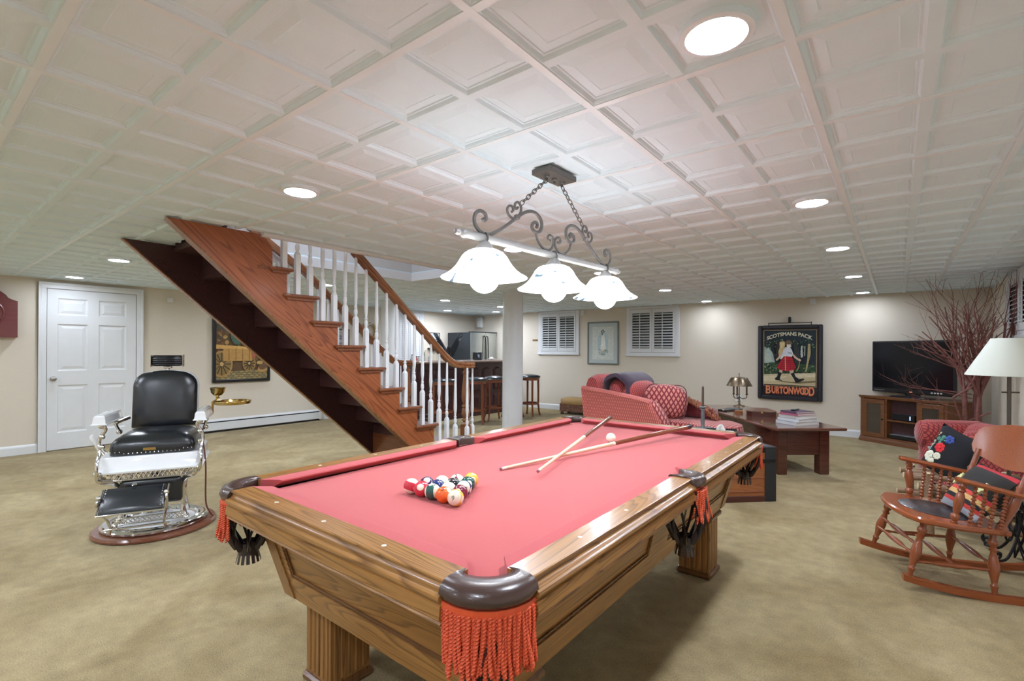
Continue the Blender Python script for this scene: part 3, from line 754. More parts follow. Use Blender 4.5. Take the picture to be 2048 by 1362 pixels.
# two curved starting steps reaching out to the newel
for k, ext, lab in ((8, .10, None), (9, .26, None)):
    z = tz(k); ya = yr(k - 1) - .02; yb = yr(k) + .04 + (0 if k == 8 else .10)
    for (x0, x1, s_) in ((XFAR - .03, XN + .034, 1),):
        def outl(i): 
            r = .11
            return [(x0 + i - XFAR - (.0 if k == 8 else .16), ya - 1.08)] + [(x0 - (.0 if k == 8 else .16) + i + r + r * math.cos(a) - XFAR, yb - i - r + r * math.sin(a) - 1.08) for a in [PI - PI / 2 * q / 6 for q in range(7)]] + \
                   [(x1 + (.0 if k == 8 else .16) - i - r + r * math.cos(a) - XFAR, yb - i - r + r * math.sin(a) - 1.08) for a in [PI / 2 - PI / 2 * q / 6 for q in range(7)]] + [(x1 + (.0 if k == 8 else .16) - i - XFAR, ya - 1.08)]
        o = put('tread', G().prism(outl(0), z - .027, z, 'z'), M['stair'], st, smooth=40)
        put('riser', G().prism(outl(.03), 0, z - .027, 'z'), M['stair'] if k == 9 else M['stair'], st, smooth=40)
# balusters: square block, turned vase, taper
def baluster(x, y, zb, zblk, zt):
    g = G(); h = .0185; o = L(x, y, 0); g.at(o)
    zc = min(zblk, zt - .02)
    g.box(-h, h, -h, h, zb, zc - .012)
    if zblk < zt - .02:
        sq = [(-h, -h), (h, -h), (h, h), (-h, h)]
        g.loft([[(p[0], p[1], zc - .012) for p in sq], [(p[0] * .55, p[1] * .55, zc + .012) for p in sq]])
        pr = [(.012, .008), (.010, .014), (.0155, .030), (.0175, .048), (.0145, .068), (.010, .080), (.0150, .086), (.0150, .092), (.010, .099), (.011, .120), (.0155, .158), (.0172, .190), (.0155, .26), (.0125, .42), (.0105, .56)]
        pr = [(r, z) for r, z in pr if zblk + z < zt - .005]
        r_end = .0105 if zt - zblk > .56 else pr[-1][0]
        g.lathe([(r, zblk + z) for r, z in pr] + [(r_end, zt)], 10)
    else: g.box(-h, h, -h, h, zc - .012, zt)
    return put('baluster', g, M['balu'], st, smooth=40)
def railz(y): return 1.875 - .850 * (y - 2.69)
XB = XN - .022
ys = [1.846, 1.952, 2.057, 2.164, 2.270, 2.372, 2.475, 2.580, 2.690, 2.799, 2.911, 3.015, 3.127, 3.232, 3.342, 3.456, 3.565]
for q, y in enumerate(ys):
    k = next((k for k in range(9) if y < yr(k) + .012), 9)
    zb = tz(k); zt = min(CEIL - .006, railz(y) + .004)
    zblk = 1.920 - .905 * (y - 2.057)
    if y > 3.36: zt = railz(y) + .004
    baluster(XB, y, zb, zblk, zt)
for (x, y) in ((XN - .0, 3.668), (XN + .045, 3.80), (XN - .01, 3.938)):
    baluster(x, y, tz(9), .44 if y > 3.7 else .47, 1.075)
XB2 = XFAR + .022
for q, y in enumerate(ys):
    k = next((k for k in range(9) if y < yr(k) + .012), 9)
    baluster(XB2, y, tz(k), 1.920 - .905 * (y - 2.057), min(CEIL - .006, railz(y) + .004))
for (x, y) in ((XFAR, 3.668), (XFAR - .045, 3.80), (XFAR + .01, 3.938)): baluster(x, y, tz(9), .45, 1.075)
# newels
for x in (XN - .02, XFAR + .02):
    g = G().at(L(x, 3.845, 0)); h = .041
    g.box(-h, h, -h, h, tz(9), .45, .003)
    g.lathe([(r_ * 1.35 if z_ > .46 else r_, z_) for r_, z_ in [(.046, .45), (.036, .462), (.026, .475), (.020, .490), (.030, .500), (.031, .512), (.020, .522), (.022, .535), (.032, .555), (.034, .59), (.028, .625), (.020, .64), (.031, .65), (.031, .665), (.018, .675), (.026, .70), (.033, .74), (.034, .78), (.029, .86), (.022, .95), (.020, 1.005), (.026, 1.012), (.026, 1.03), (.018, 1.035), (.018, 1.08)]], 20)
    put('newel_post', g, M['newel'], st)
# handrails with down-easing and volute
def handrail(xb, s_):
    pr = [(-.028, 0), (.028, 0), (.033, .012), (.025, .026), (.032, .040), (.028, .058), (.014, .068), (-.014, .068), (-.028, .058), (-.032, .040), (-.025, .026), (-.033, .012)]
    path = [(xb, y, railz(y)) for y in (2.44, 2.8, 3.2, 3.42)] + [(xb, 3.53, 1.165), (xb, 3.62, 1.105), (xb, 3.70, 1.078), (xb, 3.78, 1.070), (xb, 3.84, 1.068)]
    def sw(path):
        rings = []
        for i, p in enumerate(path):
            a = Vector(path[max(0, i - 1)]); b = Vector(path[min(len(path) - 1, i + 1)]); t_ = (b - a).normalized()
            sx = t_.cross(Vector((0, 0, 1))).normalized(); up = sx.cross(t_)
            if i == 0: up = Vector((0, 0, 1.3)); 
            rings.append([Vector(L(*p)) + sx * q[0] + up * q[1] for q in pr])
        return rings
    cx, cy = xb + s_ * .0, 3.845
    g = G().loft(sw(path)); r0 = .06
    g.at(L(xb + s_ * .012, 3.872, 1.068)).lathe([(.0, 0), (.060, 0), (.072, .004), (.078, .014), (.068, .026), (.078, .042), (.074, .056), (.058, .0665), (0, .068)], 32)
    return put('handrail', g, M['rail'], st, smooth=50)
handrail(XN - .022, 1)
handrail(XFAR + .022, -1)
# upper wall rail with a dark bracket, far side of the shaft
wr = put('wall_handrail', G().bar(L(XFAR + .075, 1.62, 2.62), L(XFAR + .075, 2.44, 1.96 + .11), .045, .06), M['rail'], st, smooth=0)
put('rail_bracket', G().tube([L(XFAR + .075, 1.80, 2.42), L(XFAR + .075, 1.80, 2.35), L(XFAR + .03, 1.80, 2.31), L(XFAR + .0, 1.80, 2.31)], .009, 8), M['blackiron'], wr)
# ================================================================== PENDANT over the pool table
PX, PY = -1.285, 1.925
pd = thing('pendant_light', 'three-shade billiard pendant with pewter scrollwork hanging over the pool table', 'pendant light', (PX, PY, CEIL), math.radians(-3))
def Z(z): return z - CEIL
g = G().box(-.055, .055, -.105, .105, -.028, -.002, .003)
cn = put('canopy', g, M['iron'], pd, smooth=0)
for y in (-.06, 0, .06): put('hook', G().lathe([(.014, -.028), (.012, -.036), (.006, -.040), (.005, -.052), (0, -.053)], 10, (0, y, 0)), M['iron'], cn)
ZB = Z(1.715)
M['barm'] = P('satin_pewter_bar', (.36, .355, .345), .45, .35)
g = G().at((0, 0, ZB), (PI / 2, 0, 0)).lathe([(.0, -.625), (.010, -.622), (.014, -.61), (.010, -.598), (.015, -.592), (.019, -.585), (.019, -.57), (.016, -.565), (.0165, .565), (.019, .57), (.019, .585), (.015, .592), (.010, .598), (.014, .61), (.010, .622), (0, .625)], 18)
put('crossbar', g, M['barm'], pd)
def spiral(c, r0, r1, a0, turns, s_=1, n=22):
    return [(0, c[0] + (r0 + (r1 - r0) * k / n) * math.cos(a0 + s_ * 2 * PI * turns * k / n), c[1] + (r0 + (r1 - r0) * k / n) * math.sin(a0 + s_ * 2 * PI * turns * k / n)) for k in range(n + 1)]
def mir(pts, s_): return [(p[0], p[1] * s_, p[2]) for p in pts]
S1 = [(-.478, -.315), (-.468, -.322), (-.458, -.312), (-.463, -.294), (-.490, -.287), (-.516, -.303), (-.524, -.331), (-.513, -.354), (-.485, -.372), (-.442, -.372), (-.393, -.351), (-.336, -.316), (-.269, -.269), (-.222, -.238), (-.173, -.220), (-.130, -.224), (-.101, -.246), (-.096, -.275), (-.112, -.300), (-.143, -.306), (-.166, -.292), (-.160, -.271), (-.138, -.263), (-.126, -.272), (-.134, -.284)]
S2 = [(-.139, -.310), (-.126, -.339), (-.096, -.364), (-.060, -.374), (-.031, -.368), (-.012, -.350), (-.006, -.329), (-.014, -.309), (-.034, -.301), (-.050, -.311), (-.044, -.326), (-.028, -.324)]
H1 = [(-.270, -.268), (-.299, -.277), (-.323, -.267), (-.332, -.246), (-.320, -.229), (-.302, -.227), (-.293, -.239), (-.303, -.252)]
H2 = [(-.267, -.266), (-.246, -.243), (-.242, -.217), (-.258, -.200), (-.278, -.207), (-.283, -.224), (-.272, -.231), (-.261, -.222)]
for s_ in (-1, 1):
    for nm_, pts_, r_ in (('S1', S1, .0075), ('S2', S2, .0055), ('H1', H1, .0055), ('H2', H2, .0055)):
        put('scroll', G().tube([tuple(q) for q in bez([(0, s_ * -p[0], p[1]) for p in pts_], 4)], r_, 8, up=(1, 0, 0)), M['iron'], pd, smooth=60)
    B = ZB + .018
    put('collar', G().cbox(0, s_ * .268, -.267, .020, .026, .020, .004), M['iron'], pd)
    # chain
    a = Vector((0, s_ * .244, -.204)); b = Vector((0, s_ * .057, -.047)); n = 9
    for k in range(n):
        c = a.lerp(b, (k + .5) / n); t_ = (b - a).normalized(); ln = (b - a).length / n * .68
        sd = Vector((1, 0, 0)) if k % 2 else t_.cross(Vector((1, 0, 0)))
        ring = [c + t_ * ln * math.cos(x) + sd * .0095 * math.sin(x) for x in [2 * PI * i / 12 for i in range(12)]]
        put('chain_link', G().tube(ring, .0023, 6, closed=True), M['iron'], pd)
for k, y in enumerate((-.466, 0, .466)):
    g = G().lathe([(.0, .03), (.010, .028), (.012, .015), (.020, .008), (.034, -.012), (.038, -.022), (.036, -.03)], 18, (0, y, ZB - .024))
    put('socket_cup', g, M['barm'], pd)
    put('hanger_ring', G().tube([(0.0 + .021 * math.cos(a), y, ZB + .021 * math.sin(a)) for a in [2 * PI * i / 16 for i in range(16)]], .004, 6, closed=True), M['iron'], pd)
    zt = ZB - .046
    prof = [(.034, 0), (.055, -.003), (.075, -.012), (.090, -.028), (.102, -.048), (.115, -.068), (.132, -.086), (.152, -.101), (.172, -.112), (.1735, -.1135), (.1715, -.116), (.150, -.105), (.129, -.090), (.112, -.072), (.098, -.052), (.086, -.032), (.072, -.017), (.054, -.008), (.034, -.005)]
    put('glass_shade', G().lathe([(r, zt + z) for r, z in prof], 48, (0, y, 0), cap=False), M['glass_shade'], pd, smooth=60)
    put('globe_bulb', G().sph((0, y, zt - .113), .062, 28, 18), M['bulb'], pd, smooth=60)
# ================================================================== POOL TABLE
TC = (-1.304, 1.967, 0)
HX, HY, ZT, ZC = .676, 1.235, .770, .735
pt = thing('pool_table', 'oak pool table with red cloth, brown leather pockets and orange-red cord fringes', 'pool table', TC)
# cloth bed with notched corners
cr = .07
bed = []
for sx, sy in ((1, 1), (-1, 1), (-1, -1), (1, -1)):
    c = (sx * (HX - .075), sy * (HY - .075))
    pts_ = [(c[0] + sx * 0 - sx * .055 * math.cos(a), c[1] - sy * .055 * math.sin(a)) for a in [PI / 2 * k / 6 - .0 for k in range(7)]]
    e0 = (sx * (HX - .06), c[1] - sy * .06); e1 = (c[0] - sx * .06, sy * (HY - .06))
    if (sx, sy) == (1, -1): seq = [(c[0] - sx * .06, sy * (HY - .058)), (c[0] + .01, sy * (HY - .062)), (c[0] + .022, c[1] - .0), (sx * (HX - .058), c[1] - sy * .06)]; seq = seq
    else:
        seq = [e0] + [(c[0] - sx * .05 * math.cos(a), c[1] - sy * .05 * math.sin(a)) for a in [-.3 + (PI / 2 + .6) * k / 8 for k in range(9)]][::1] + [e1]
        if sx * sy < 0: seq = seq[::-1]
    bed += seq
put('cloth_bed', G().prism(bed, ZC - .02, ZC, 'z'), M['felt'], pt, smooth=0)
put('slate_bed', G().box(-HX + .10, HX - .10, -HY + .10, HY - .10, ZC - .06, ZC - .021), M['oak_dark'], pt, smooth=0)
M['pocket_in'] = P('pocket_lining', (.02, .014, .014), .6)
# rails
WP = [(-.072, .735), (-.072, .770), (-.003, .770), (0, .768), (0, .764), (-.007, .7615), (-.006, .756), (-.002, .750), (.004, .746), (.012, .7445), (.018, .740), (.019, .734), (.016, .728), (.009, .7255), (.009, .721), (.014, .718), (.0165, .690), (.010, .6835), (.013, .679), (.010, .675), (-.12, .675), (-.12, .70)]
CP = [(-.072, .7355), (-.072, .7695), (-.120, .7672), (-.128, .7640), (-.1285, .7600), (-.098, .7355)]
def sweep_rail(prof, side, a, b, ea=0, eb=0):
    """side: 'n','f' (along x) or 'l','r' (along y); ea/eb = extra pull-back at nose for each end"""
    g = G(); rings = []
    for t_, e in ((a, ea), (b, eb)):
        ring = []
        for o_, z in prof:
            k = t_ + e * max(0, (-o_ - .072)) / .055
            if side == 'n': ring.append((k, -HY - o_, z))
            if side == 'f': ring.append((k, HY + o_, z))
            if side == 'l': ring.append((-HX - o_, k, z))
            if side == 'r': ring.append((HX + o_, k, z))
        rings.append(ring)
    return g.loft(rings)
segs = [('n', -HX + .138, HX - .138), ('f', -HX + .138, HX - .138), ('l', -HY + .132, -.060), ('l', .060, HY - .132), ('r', -HY + .132, -.060), ('r', .060, HY - .132)]
spots_x = (-.28, 0, .28); spots_y = (-.84, -.56, -.28, .28, .56, .84)
sp_me = G().lathe([(0, .7700), (.0068, .7700), (.0066, .7706), (0, .7707)], 12).mesh('sight'); sp_me.materials.append(M['ivory'])
for sd, a, b in segs:
    r_ = put('rail', sweep_rail(WP, sd, a, b), M['oak_x'] if sd in 'nf' else M['oak_y'], pt, smooth=30)
    put('cushion', sweep_rail(CP, sd, a + .0, b - .0, .055, -.055), M['felt_c'], pt, smooth=25)
    for q in (spots_x if sd in 'nf' else spots_y):
        if a < q < b:
            p = {'n': (q, -HY + .036, 0), 'f': (q, HY - .036, 0), 'l': (-HX + .036, q, 0), 'r': (HX - .036, q, 0)}[sd]
            put('sight', sp_me, None, r_, p)
# cabinet with inward tapering sides
TX0, TX1, TY0, TY1, CZ0, CZ1 = .575, .497, 1.132, 1.055, .675, .352
def lerp(a, b, t): return a + (b - a) * t
def fp(side, u, t, d):
    z = lerp(CZ0, CZ1, t); hx = lerp(TX0, TX1, t); hy = lerp(TY0, TY1, t)
    return {'n': (u * hx, -(hy + d), z), 'f': (u * hx, hy + d, z), 'l': (-(hx + d), u * hy, z), 'r': (hx + d, u * hy, z)}[side]
def slab(g, side, u0, u1, t0, t1, d0, d1, u0b=None, u1b=None):
    vs = []
    for d in (d0, d1):
        for u, t in ((u0, t0), (u1, t0), (u1, t1), (u0, t1)): vs.append(fp(side, u, t, d))
    return g.add(vs, [(0, 1, 2, 3), (4, 7, 6, 5), (0, 4, 5, 1), (1, 5, 6, 2), (2, 6, 7, 3), (3, 7, 4, 0)])
for side in 'nflr':
    mt = M['oak_x'] if side in 'nf' else M['oak_y']
    pans = [(-.80, .80)] if side in 'nf' else [(-.93, -.07 - .02), (.09, .93)]
    g = G(); slab(g, side, -1, 1, 0, 1, -.03, -.010)
    base = put('apron_field', g, mt, pt, smooth=0)
    g = G(); slab(g, side, -1, 1, 0, .17, -.0098, 0); slab(g, side, -1, 1, .72, 1, -.0098, 0)
    e = -1
    for (u0, u1) in pans: slab(g, side, e, u0, .17, .72, -.0098, 0); e = u1
    slab(g, side, e, 1, .17, .72, -.0098, 0)
    put('apron_frame', g, mt, pt, smooth=0)
    g = G()
    for (u0, u1) in pans:
        w_ = .012 / (TX0 if side in 'nf' else TY0)
        slab(g, side, u0, u0 + w_, .17, .72, -.0097, -.004); slab(g, side, u1 - w_, u1, .17, .72, -.0097, -.004)
        slab(g, side, u0 + w_, u1 - w_, .68, .72, -.0097, -.004); slab(g, side, u0 + w_, u1 - w_, .17, .21, -.0097, -.004)
    put('panel_moulding', g, M['oak_dark'], pt, smooth=0)
for sx in (-1, 1):
    for sy in (-1, 1):
        g = G()
        a = [(sx * (TX0 + .006), sy * (TY0 - .07)), (sx * (TX0 + .006), sy * (TY0 + .0)), (sx * (TX0 - .0), sy * (TY0 + .006)), (sx * (TX0 - .07), sy * (TY0 + .006)), (sx * (TX0 - .07), sy * (TY0 - .07))]
        b = [(p[0] - sx * (TX0 - TX1), p[1] - sy * (TY0 - TY1)) for p in a]
        g.loft([[(p[0], p[1], CZ1 + .004) for p in b], [(p[0], p[1], CZ0) for p in a]])
        put('corner_post', g, M['oak_z'], pt, smooth=0)
put('cabinet_floor', G().box(-.49, .49, -1.05, 1.05, CZ1, CZ1 + .02), M['oak_dark'], pt, smooth=0)
# legs
for sx in (-1, 1):
    for sy in (-1, 1):
        g = G(); x0, x1 = sorted((sx * .320, sx * .485)); y0_, y1_ = sorted((sy * .815, sy * .980)); b = .014
        g.box(x0, x1, y0_, y1_, .03, CZ1)
        for k in range(5):       # vertical reeds on each face
            xa = x0 + .012 + k * .030; g.box(xa, xa + .020, y0_ - .004, y1_ + .004, .045, CZ1 - .03, .003)
            ya = y0_ + .012 + k * .030; g.box(x0 - .004, x1 + .004, ya, ya + .020, .045, CZ1 - .03, .003)
        lg = put('leg', g, M['oak_z'], pt, smooth=0)
        put('leg_cap', G().box(x0 - .020, x1 + .020, y0_ - .020, y1_ + .020, CZ1 - .034, CZ1 - .001, .010), M['oak_dark'], lg, smooth=30)
        put('leg_plinth', G().box(x0 - .014, x1 + .014, y0_ - .014, y1_ + .014, 0, .034, .010), M['oak_dark'], lg, smooth=30)
# twisted cords
def cord(Lc, r=.0042, bend=0, loop=True, tw=.9):
    n = int(Lc / .0021); pts = []
    for k in range(n + 1):
        s_ = k / n
        pts.append((bend * s_ * s_ * .03 + .0015 * math.sin(s_ * 5 + bend * 7), .002 * math.sin(s_ * 4 + bend * 3), -Lc * s_))
    g = G().tube(pts, [r * (1 if k < n - 1 else .6) for k in range(n + 1)], 6, tw=tw * .95, flat=.58)
    me = g.mesh('fringe_cord', 70); me.materials.append(M['tassel']); return me
cords_long = [cord(.132 + .012 * ((k * 37) % 7 - 3) / 3, .0060, (k - 4) * .12) for k in range(9)]
cords_short = [cord(.130 + .010 * ((k * 37) % 7 - 3) / 3, .0052, (k - 4) * .2) for k in range(7)]
cords_side = [cord(.118 + .010 * ((k * 37) % 7 - 3) / 3, .0046, (k - 4) * .2) for k in range(7)]
def net(parent, c, r0, zt, zb, sx=1, sy=1):
    r0 *= 1.1
    """leather web: straps curving from the ring down to a fringed cup"""
    g = G(); n = 8
    for k in range(n):
        a0 = 2 * PI * k / n
        for s_ in (-1, 1):
            pts = []
            for q in range(8):
                t = q / 7; a = a0 + s_ * t * .55
                rr = r0 * (1 - .08 * t - .42 * t ** 3) * (1 + .15 * math.sin(t * PI)); pts.append((c[0] + rr * math.cos(a), c[1] + rr * math.sin(a), lerp(zt, zb + .035, t)))
            g.tube(pts, [.0125 - .003 * math.sin(q / 7 * PI) for q in range(8)], 6, flat=.3, up=(math.cos(a0), math.sin(a0), 0))
    o = put('pocket_net', g, M['netl'], parent, smooth=60)
    g = G().lathe([(r0 * .50, zb + .055), (r0 * .54, zb + .038), (r0 * .46, zb + .02), (r0 * .48, zb + .012)], 16, (c[0], c[1], 0), cap=False)
    for k in range(14):
        a = 2 * PI * k / 14; ra, rb = r0 * .48, r0 * .58
        w_ = .17
        g.add([(c[0] + ra * math.cos(a - w_), c[1] + ra * math.sin(a - w_), zb + .014), (c[0] + ra * math.cos(a + w_), c[1] + ra * math.sin(a + w_), zb + .014),
               (c[0] + rb * math.cos(a + w_ * .8), c[1] + rb * math.sin(a + w_ * .8), zb - .018), (c[0] + rb * math.cos(a - w_ * .8), c[1] + rb * math.sin(a - w_ * .8), zb - .018)], [(0, 1, 2, 3)])
    put('net_cup', g, M['netl'], o, smooth=40)
def corner(sx, sy):
    p = put_pocket = None
    rings = []; rim = []
    n = 16; Ro = .118
    cxo, cyo = HX - .005 - Ro + .014, HY - Ro - .005 + .014
    ic = (HX - .132, HY - .132); ir = .082
    for k in range(n + 1):
        a = PI / 2 * k / n
        # outer path: straight piece, arc, straight piece
        if k == 0: po = (HX + .006, HY - .137); pi = (HX - .074, HY - .137)
        elif k == n: po = (HX - .143, HY + .006); pi = (HX - .143, HY - .074)
        else:
            a2 = PI / 2 * (k - 1) / (n - 2)
            po = (cxo + Ro * math.cos(a2), cyo + Ro * math.sin(a2))
            pi = (ic[0] + ir * math.cos(a2) * .98, ic[1] + ir * math.sin(a2) * .98)
        nx, ny = po[0] - pi[0], po[1] - pi[1]; l = math.hypot(nx, ny); nx, ny = nx / l, ny / l
        def q(o_, z, base=po): return (sx * (base[0] + nx * o_), sy * (base[1] + ny * o_), z)
        def qi(o_, z): return (sx * (pi[0] + nx * o_), sy * (pi[1] + ny * o_), z)
        rings.append([qi(.002, .728), qi(-.002, .735), qi(0, .766), qi(.004, .772), qi(l * .4, .7755), q(-.018, .774), q(-.004, .768), q(.005, .757), q(.0075, .746), q(.004, .736), q(-.006, .730), q(-.02, .728)])
        rim.append(((sx * (po[0] - nx * .004), sy * (po[1] - ny * .004)), (sx * nx, sy * ny)))
    o = put('corner_pocket', G().loft(rings), M['pleather'], pt, smooth=50, label='padded brown leather pocket at a corner')
    # bag or lining
    c = (sx * (HX - .095), sy * (HY - .095))
    front = (sx, sy) == (1, -1)
    g = G().lathe([(.066, .712), (.064, .70), (.062, .66), (.045, .63), (0, .62)], 20, (c[0], c[1], 0), cap=False)
    put('pocket_lining', g, M['felt'] if front else M['pocket_in'], o)
    # fringe
    g = G(); band = []
    r2 = rim[:]
    for (x, y), (nx, ny) in r2: band.append([(x - nx * .004, y - ny * .004, .730), (x + nx * .0065, y + ny * .0065, .730), (x + nx * .007, y + ny * .007, .714), (x - nx * .004, y - ny * .004, .714)])
    fb = put('fringe_band', g.loft(band), M['tassel'], o, smooth=0)
    cum = [0]
    for u_, v_ in zip(r2[:-1], r2[1:]): cum.append(cum[-1] + math.hypot(v_[0][0] - u_[0][0], v_[0][1] - u_[0][1]))
    N = 46 if front else 30
    for k in range(N):
        want = (k + .5) / N * cum[-1]; i = max(q_ for q_ in range(len(cum) - 1) if cum[q_] <= want); t = (want - cum[i]) / (cum[i + 1] - cum[i])
        x = lerp(r2[i][0][0], r2[i + 1][0][0], t); y = lerp(r2[i][0][1], r2[i + 1][0][1], t)
        nx = lerp(r2[i][1][0], r2[i + 1][1][0], t); ny = lerp(r2[i][1][1], r2[i + 1][1][1], t)
        me = (cords_long[(k * 5) % 9] if front else cords_short[(k * 5) % 7])
        e = .003 if k % 2 else -.001
        put('fringe_cord', me, None, fb, (x + nx * (e + .002), y + ny * (e + .002), .720), (0, 0, k * 1.9))
    net(o, (sx * (HX - .085), sy * (HY - .085)), .066, .69, .50)
for sx, sy in ((1, -1), (-1, -1), (-1, 1), (1, 1)): corner(sx, sy)
for sx in (1, -1):
    g = G(); rings = []
    for y in (-.061, -.055, -.04, -.02, 0, .02, .04, .055, .061):
        nk = .045 * math.cos(y / .061 * PI / 2) if abs(y) < .05 else 0
        inn = HX - .092 + nk * .85 ; out = HX + .016 + .014 * math.cos(y / .061 * PI / 2)
        if abs(y) > .056: out = HX + .008
        rings.append([(sx * inn, y, .722), (sx * inn, y, .768), (sx * (inn + .006), y, .7745), (sx * (out - .03), y, .776), (sx * (out - .006), y, .770), (sx * (out + .004), y, .756), (sx * (out + .004), y, .744), (sx * (out - .004), y, .733), (sx * (out - .03), y, .730)])
    o = put('side_pocket', G().loft(rings), M['pleather'], pt, smooth=50, label='padded brown leather pocket at mid-side')
    g = G().box(sx * (HX + .010) - .005, sx * (HX + .010) + .005, -.046, .046, .716, .732, .002)
    fb = put('fringe_band', g, M['tassel'], o)
    for k in range(26):
        y = -.042 + .084 * k / 25; e = .007 * math.cos(y / .05 * PI / 2) + (.004 if k % 2 else -.003)
        put('fringe_cord', cords_side[(k * 5) % 7], None, fb, (sx * (HX + .020 + e), y, .722), (y * 3.5, sx * -.05, 0))
    put('pocket_lining', G().lathe([(.05, .735), (.048, .69), (.035, .65), (0, .64)], 16, (sx * (HX - .085), 0, 0), cap=False), M['pocket_in'], o)
    net(o, (sx * (HX - .045), -.0), .066, .69, .47)
# ------------------------------------------------------------------ balls
BR = .02858
def ballmat(name, c, stripe):
    m, nt, b = _new(name)
    tc = nd(nt, 'ShaderNodeTexCoord'); sp = nd(nt, 'ShaderNodeSeparateXYZ'); lk(nt, tc.outputs['Object'], sp.inputs[0])
    def Mm(op, a, v=None, b_=None):
        n = nd(nt, 'ShaderNodeMath', operation=op); lk(nt, a, n.inputs[0])
        if v is not None: n.inputs[1].default_value = v
        if b_ is not None: lk(nt, b_, n.inputs[1])
        return n.outputs[0]
    wht = (.84, .78, .62)
    ax = Mm('ABSOLUTE', sp.outputs[0]); dot = Mm('GREATER_THAN', ax, BR * .90)
    if stripe:
        az = Mm('ABSOLUTE', sp.outputs[2]); cap = Mm('GREATER_THAN', az, BR * .50); fac = Mm('MAXIMUM', dot, b_=cap)
    else: fac = dot
    mx = nd(nt, 'ShaderNodeMix', data_type='RGBA'); mx.inputs[6].default_value = c4(c); mx.inputs[7].default_value = c4(wht)
    lk(nt, fac, mx.inputs[0]); lk(nt, mx.outputs[2], b.inputs['Base Color']); b.inputs['Roughness'].default_value = .06; b.inputs['Coat Weight'].default_value = .6
    return m
sp_mesh = G().sph((0, 0, 0), BR, 32, 20).mesh('ball_body', 80)
COLS = dict(yellow=(.80, .50, .07), red=(.62, .03, .06), blue=(.02, .035, .16), green=(.01, .09, .07), orange=(.85, .14, .02), maroon=(.20, .012, .04), purple=(.06, .022, .12), black=(.015, .015, .02))
rack = {  # (row from apex, place from left): colour, striped, label, rotation
    (5, 4): ('yellow', 1, 'yellow-striped nine ball, right front corner of the racked balls', (1.25, .15, .35), '9'),
    (5, 3): ('orange', 0, 'solid orange ball in the front row of the rack', (.3, -.7, .4), '5'),
    (5, 2): ('green', 1, 'green-striped ball, middle of the front row of the rack', (.1, 1.45, .5), None),
    (5, 1): ('red', 0, 'solid bright red ball in the front row, second from the left', (1.9, .5, 2.2), None),
    (5, 0): ('red', 1, 'red-striped ball with white top, left front corner of the rack', (-.35, .1, 0), None),
    (4, 0): ('purple', 0, 'solid purple ball behind the red ones on the left edge of the rack', (.2, .9, 2.4), None),
    (4, 1): ('blue', 0, 'solid dark blue ball inside the rack behind the green stripe', (1.7, .4, 1), None),
    (4, 2): ('purple', 1, 'purple-striped ball with cream top behind the orange ball', (.35, .1, .3), None),
    (4, 3): ('maroon', 0, 'solid maroon ball right behind the nine ball', (2.2, .4, 2), None),
    (3, 0): ('orange', 1, 'cream-topped orange-striped ball on the left edge, middle row of the rack', (.1, .25, .3), None),
    (3, 1): ('black', 0, 'black eight ball at the centre of the rack', (2.2, .5, 1.2), None),
    (3, 2): ('blue', 1, 'blue-striped ten ball with white front on the right edge of the rack', (1.15, .2, .5), '10'),
    (2, 0): ('maroon', 1, 'maroon-striped ball next to the yellow ball at the rack point', (.5, .9, 1.3), None),
    (2, 1): ('green', 0, 'solid dark green ball next to the yellow ball, right edge of the rack', (1.6, .3, 2.5), None),
    (1, 0): ('yellow', 0, 'solid yellow ball at the far point of the rack', (1.9, .2, 2.6), None)}
def text_mesh(txt, size, depth=.0, font_bold=False):
    cu = bpy.data.curves.new('t', 'FONT'); cu.body = txt; cu.size = size; cu.align_x = 'CENTER'; cu.align_y = 'CENTER'; cu.extrude = depth
    o = bpy.data.objects.new('t', cu); col.objects.link(o)
    dg = bpy.context.evaluated_depsgraph_get(); me = bpy.data.meshes.new_from_object(o.evaluated_get(dg)); bpy.data.objects.remove(o); return me
bm_ = {}
for (row, i), (cn_, stp, lab, rot, num) in rack.items():
    key = (cn_, stp)
    if key not in bm_: bm_[key] = ballmat('ball_%s_%s' % (cn_, 'stripe' if stp else 'solid'), COLS[cn_], stp)
    x = -1.2975 + (i - (row - 1) / 2) * .0573; y = 1.1795 + (5 - row) * .0496
    me = sp_mesh.copy(); me.materials.append(bm_[key])
    o = put('pool_ball', me, None, None, (x, y, ZC + BR), rot)
    tag(o, lab, 'pool ball', 'racked pool balls')
    if num:
        tm_ = text_mesh(num, .022)
        # wrap numeral onto the ball
        for v in tm_.vertices:
            a, b_ = v.co.x, v.co.y; v.co = Vector((a, b_, math.sqrt(max(0, (BR * 1.006) ** 2 - a * a - b_ * b_)) - 0))
        tm_.materials.append(M['black'])
        tgt = (Vector((0, 0, CZ)) - Vector((x, y, ZC + BR))).normalized()
        if num == '9': dirw = (tgt + Vector((-.35, 0, -.12))).normalized()
        elif num == '5': dirw = (tgt * .8 + Vector((-.25, 0, .65))).normalized()
        else: dirw = (tgt + Vector((.05, 0, -.1))).normalized()
        q = dirw.to_track_quat('Z', 'Y'); qi_ = Euler(rot).to_quaternion().inverted()
        nm = bpy.data.objects.new('numeral', tm_); col.objects.link(nm); nm.parent = o; nm.rotation_mode = 'QUATERNION'; nm.rotation_quaternion = qi_ @ q
me = sp_mesh.copy(); me.materials.append(P('cue_ball_white', (.86, .82, .68), .08, coat=.6))
tag(put('pool_ball', me, None, None, (-1.302, 2.55, ZC + BR + .0005)), 'white cue ball beside the crossed cues', 'pool ball')
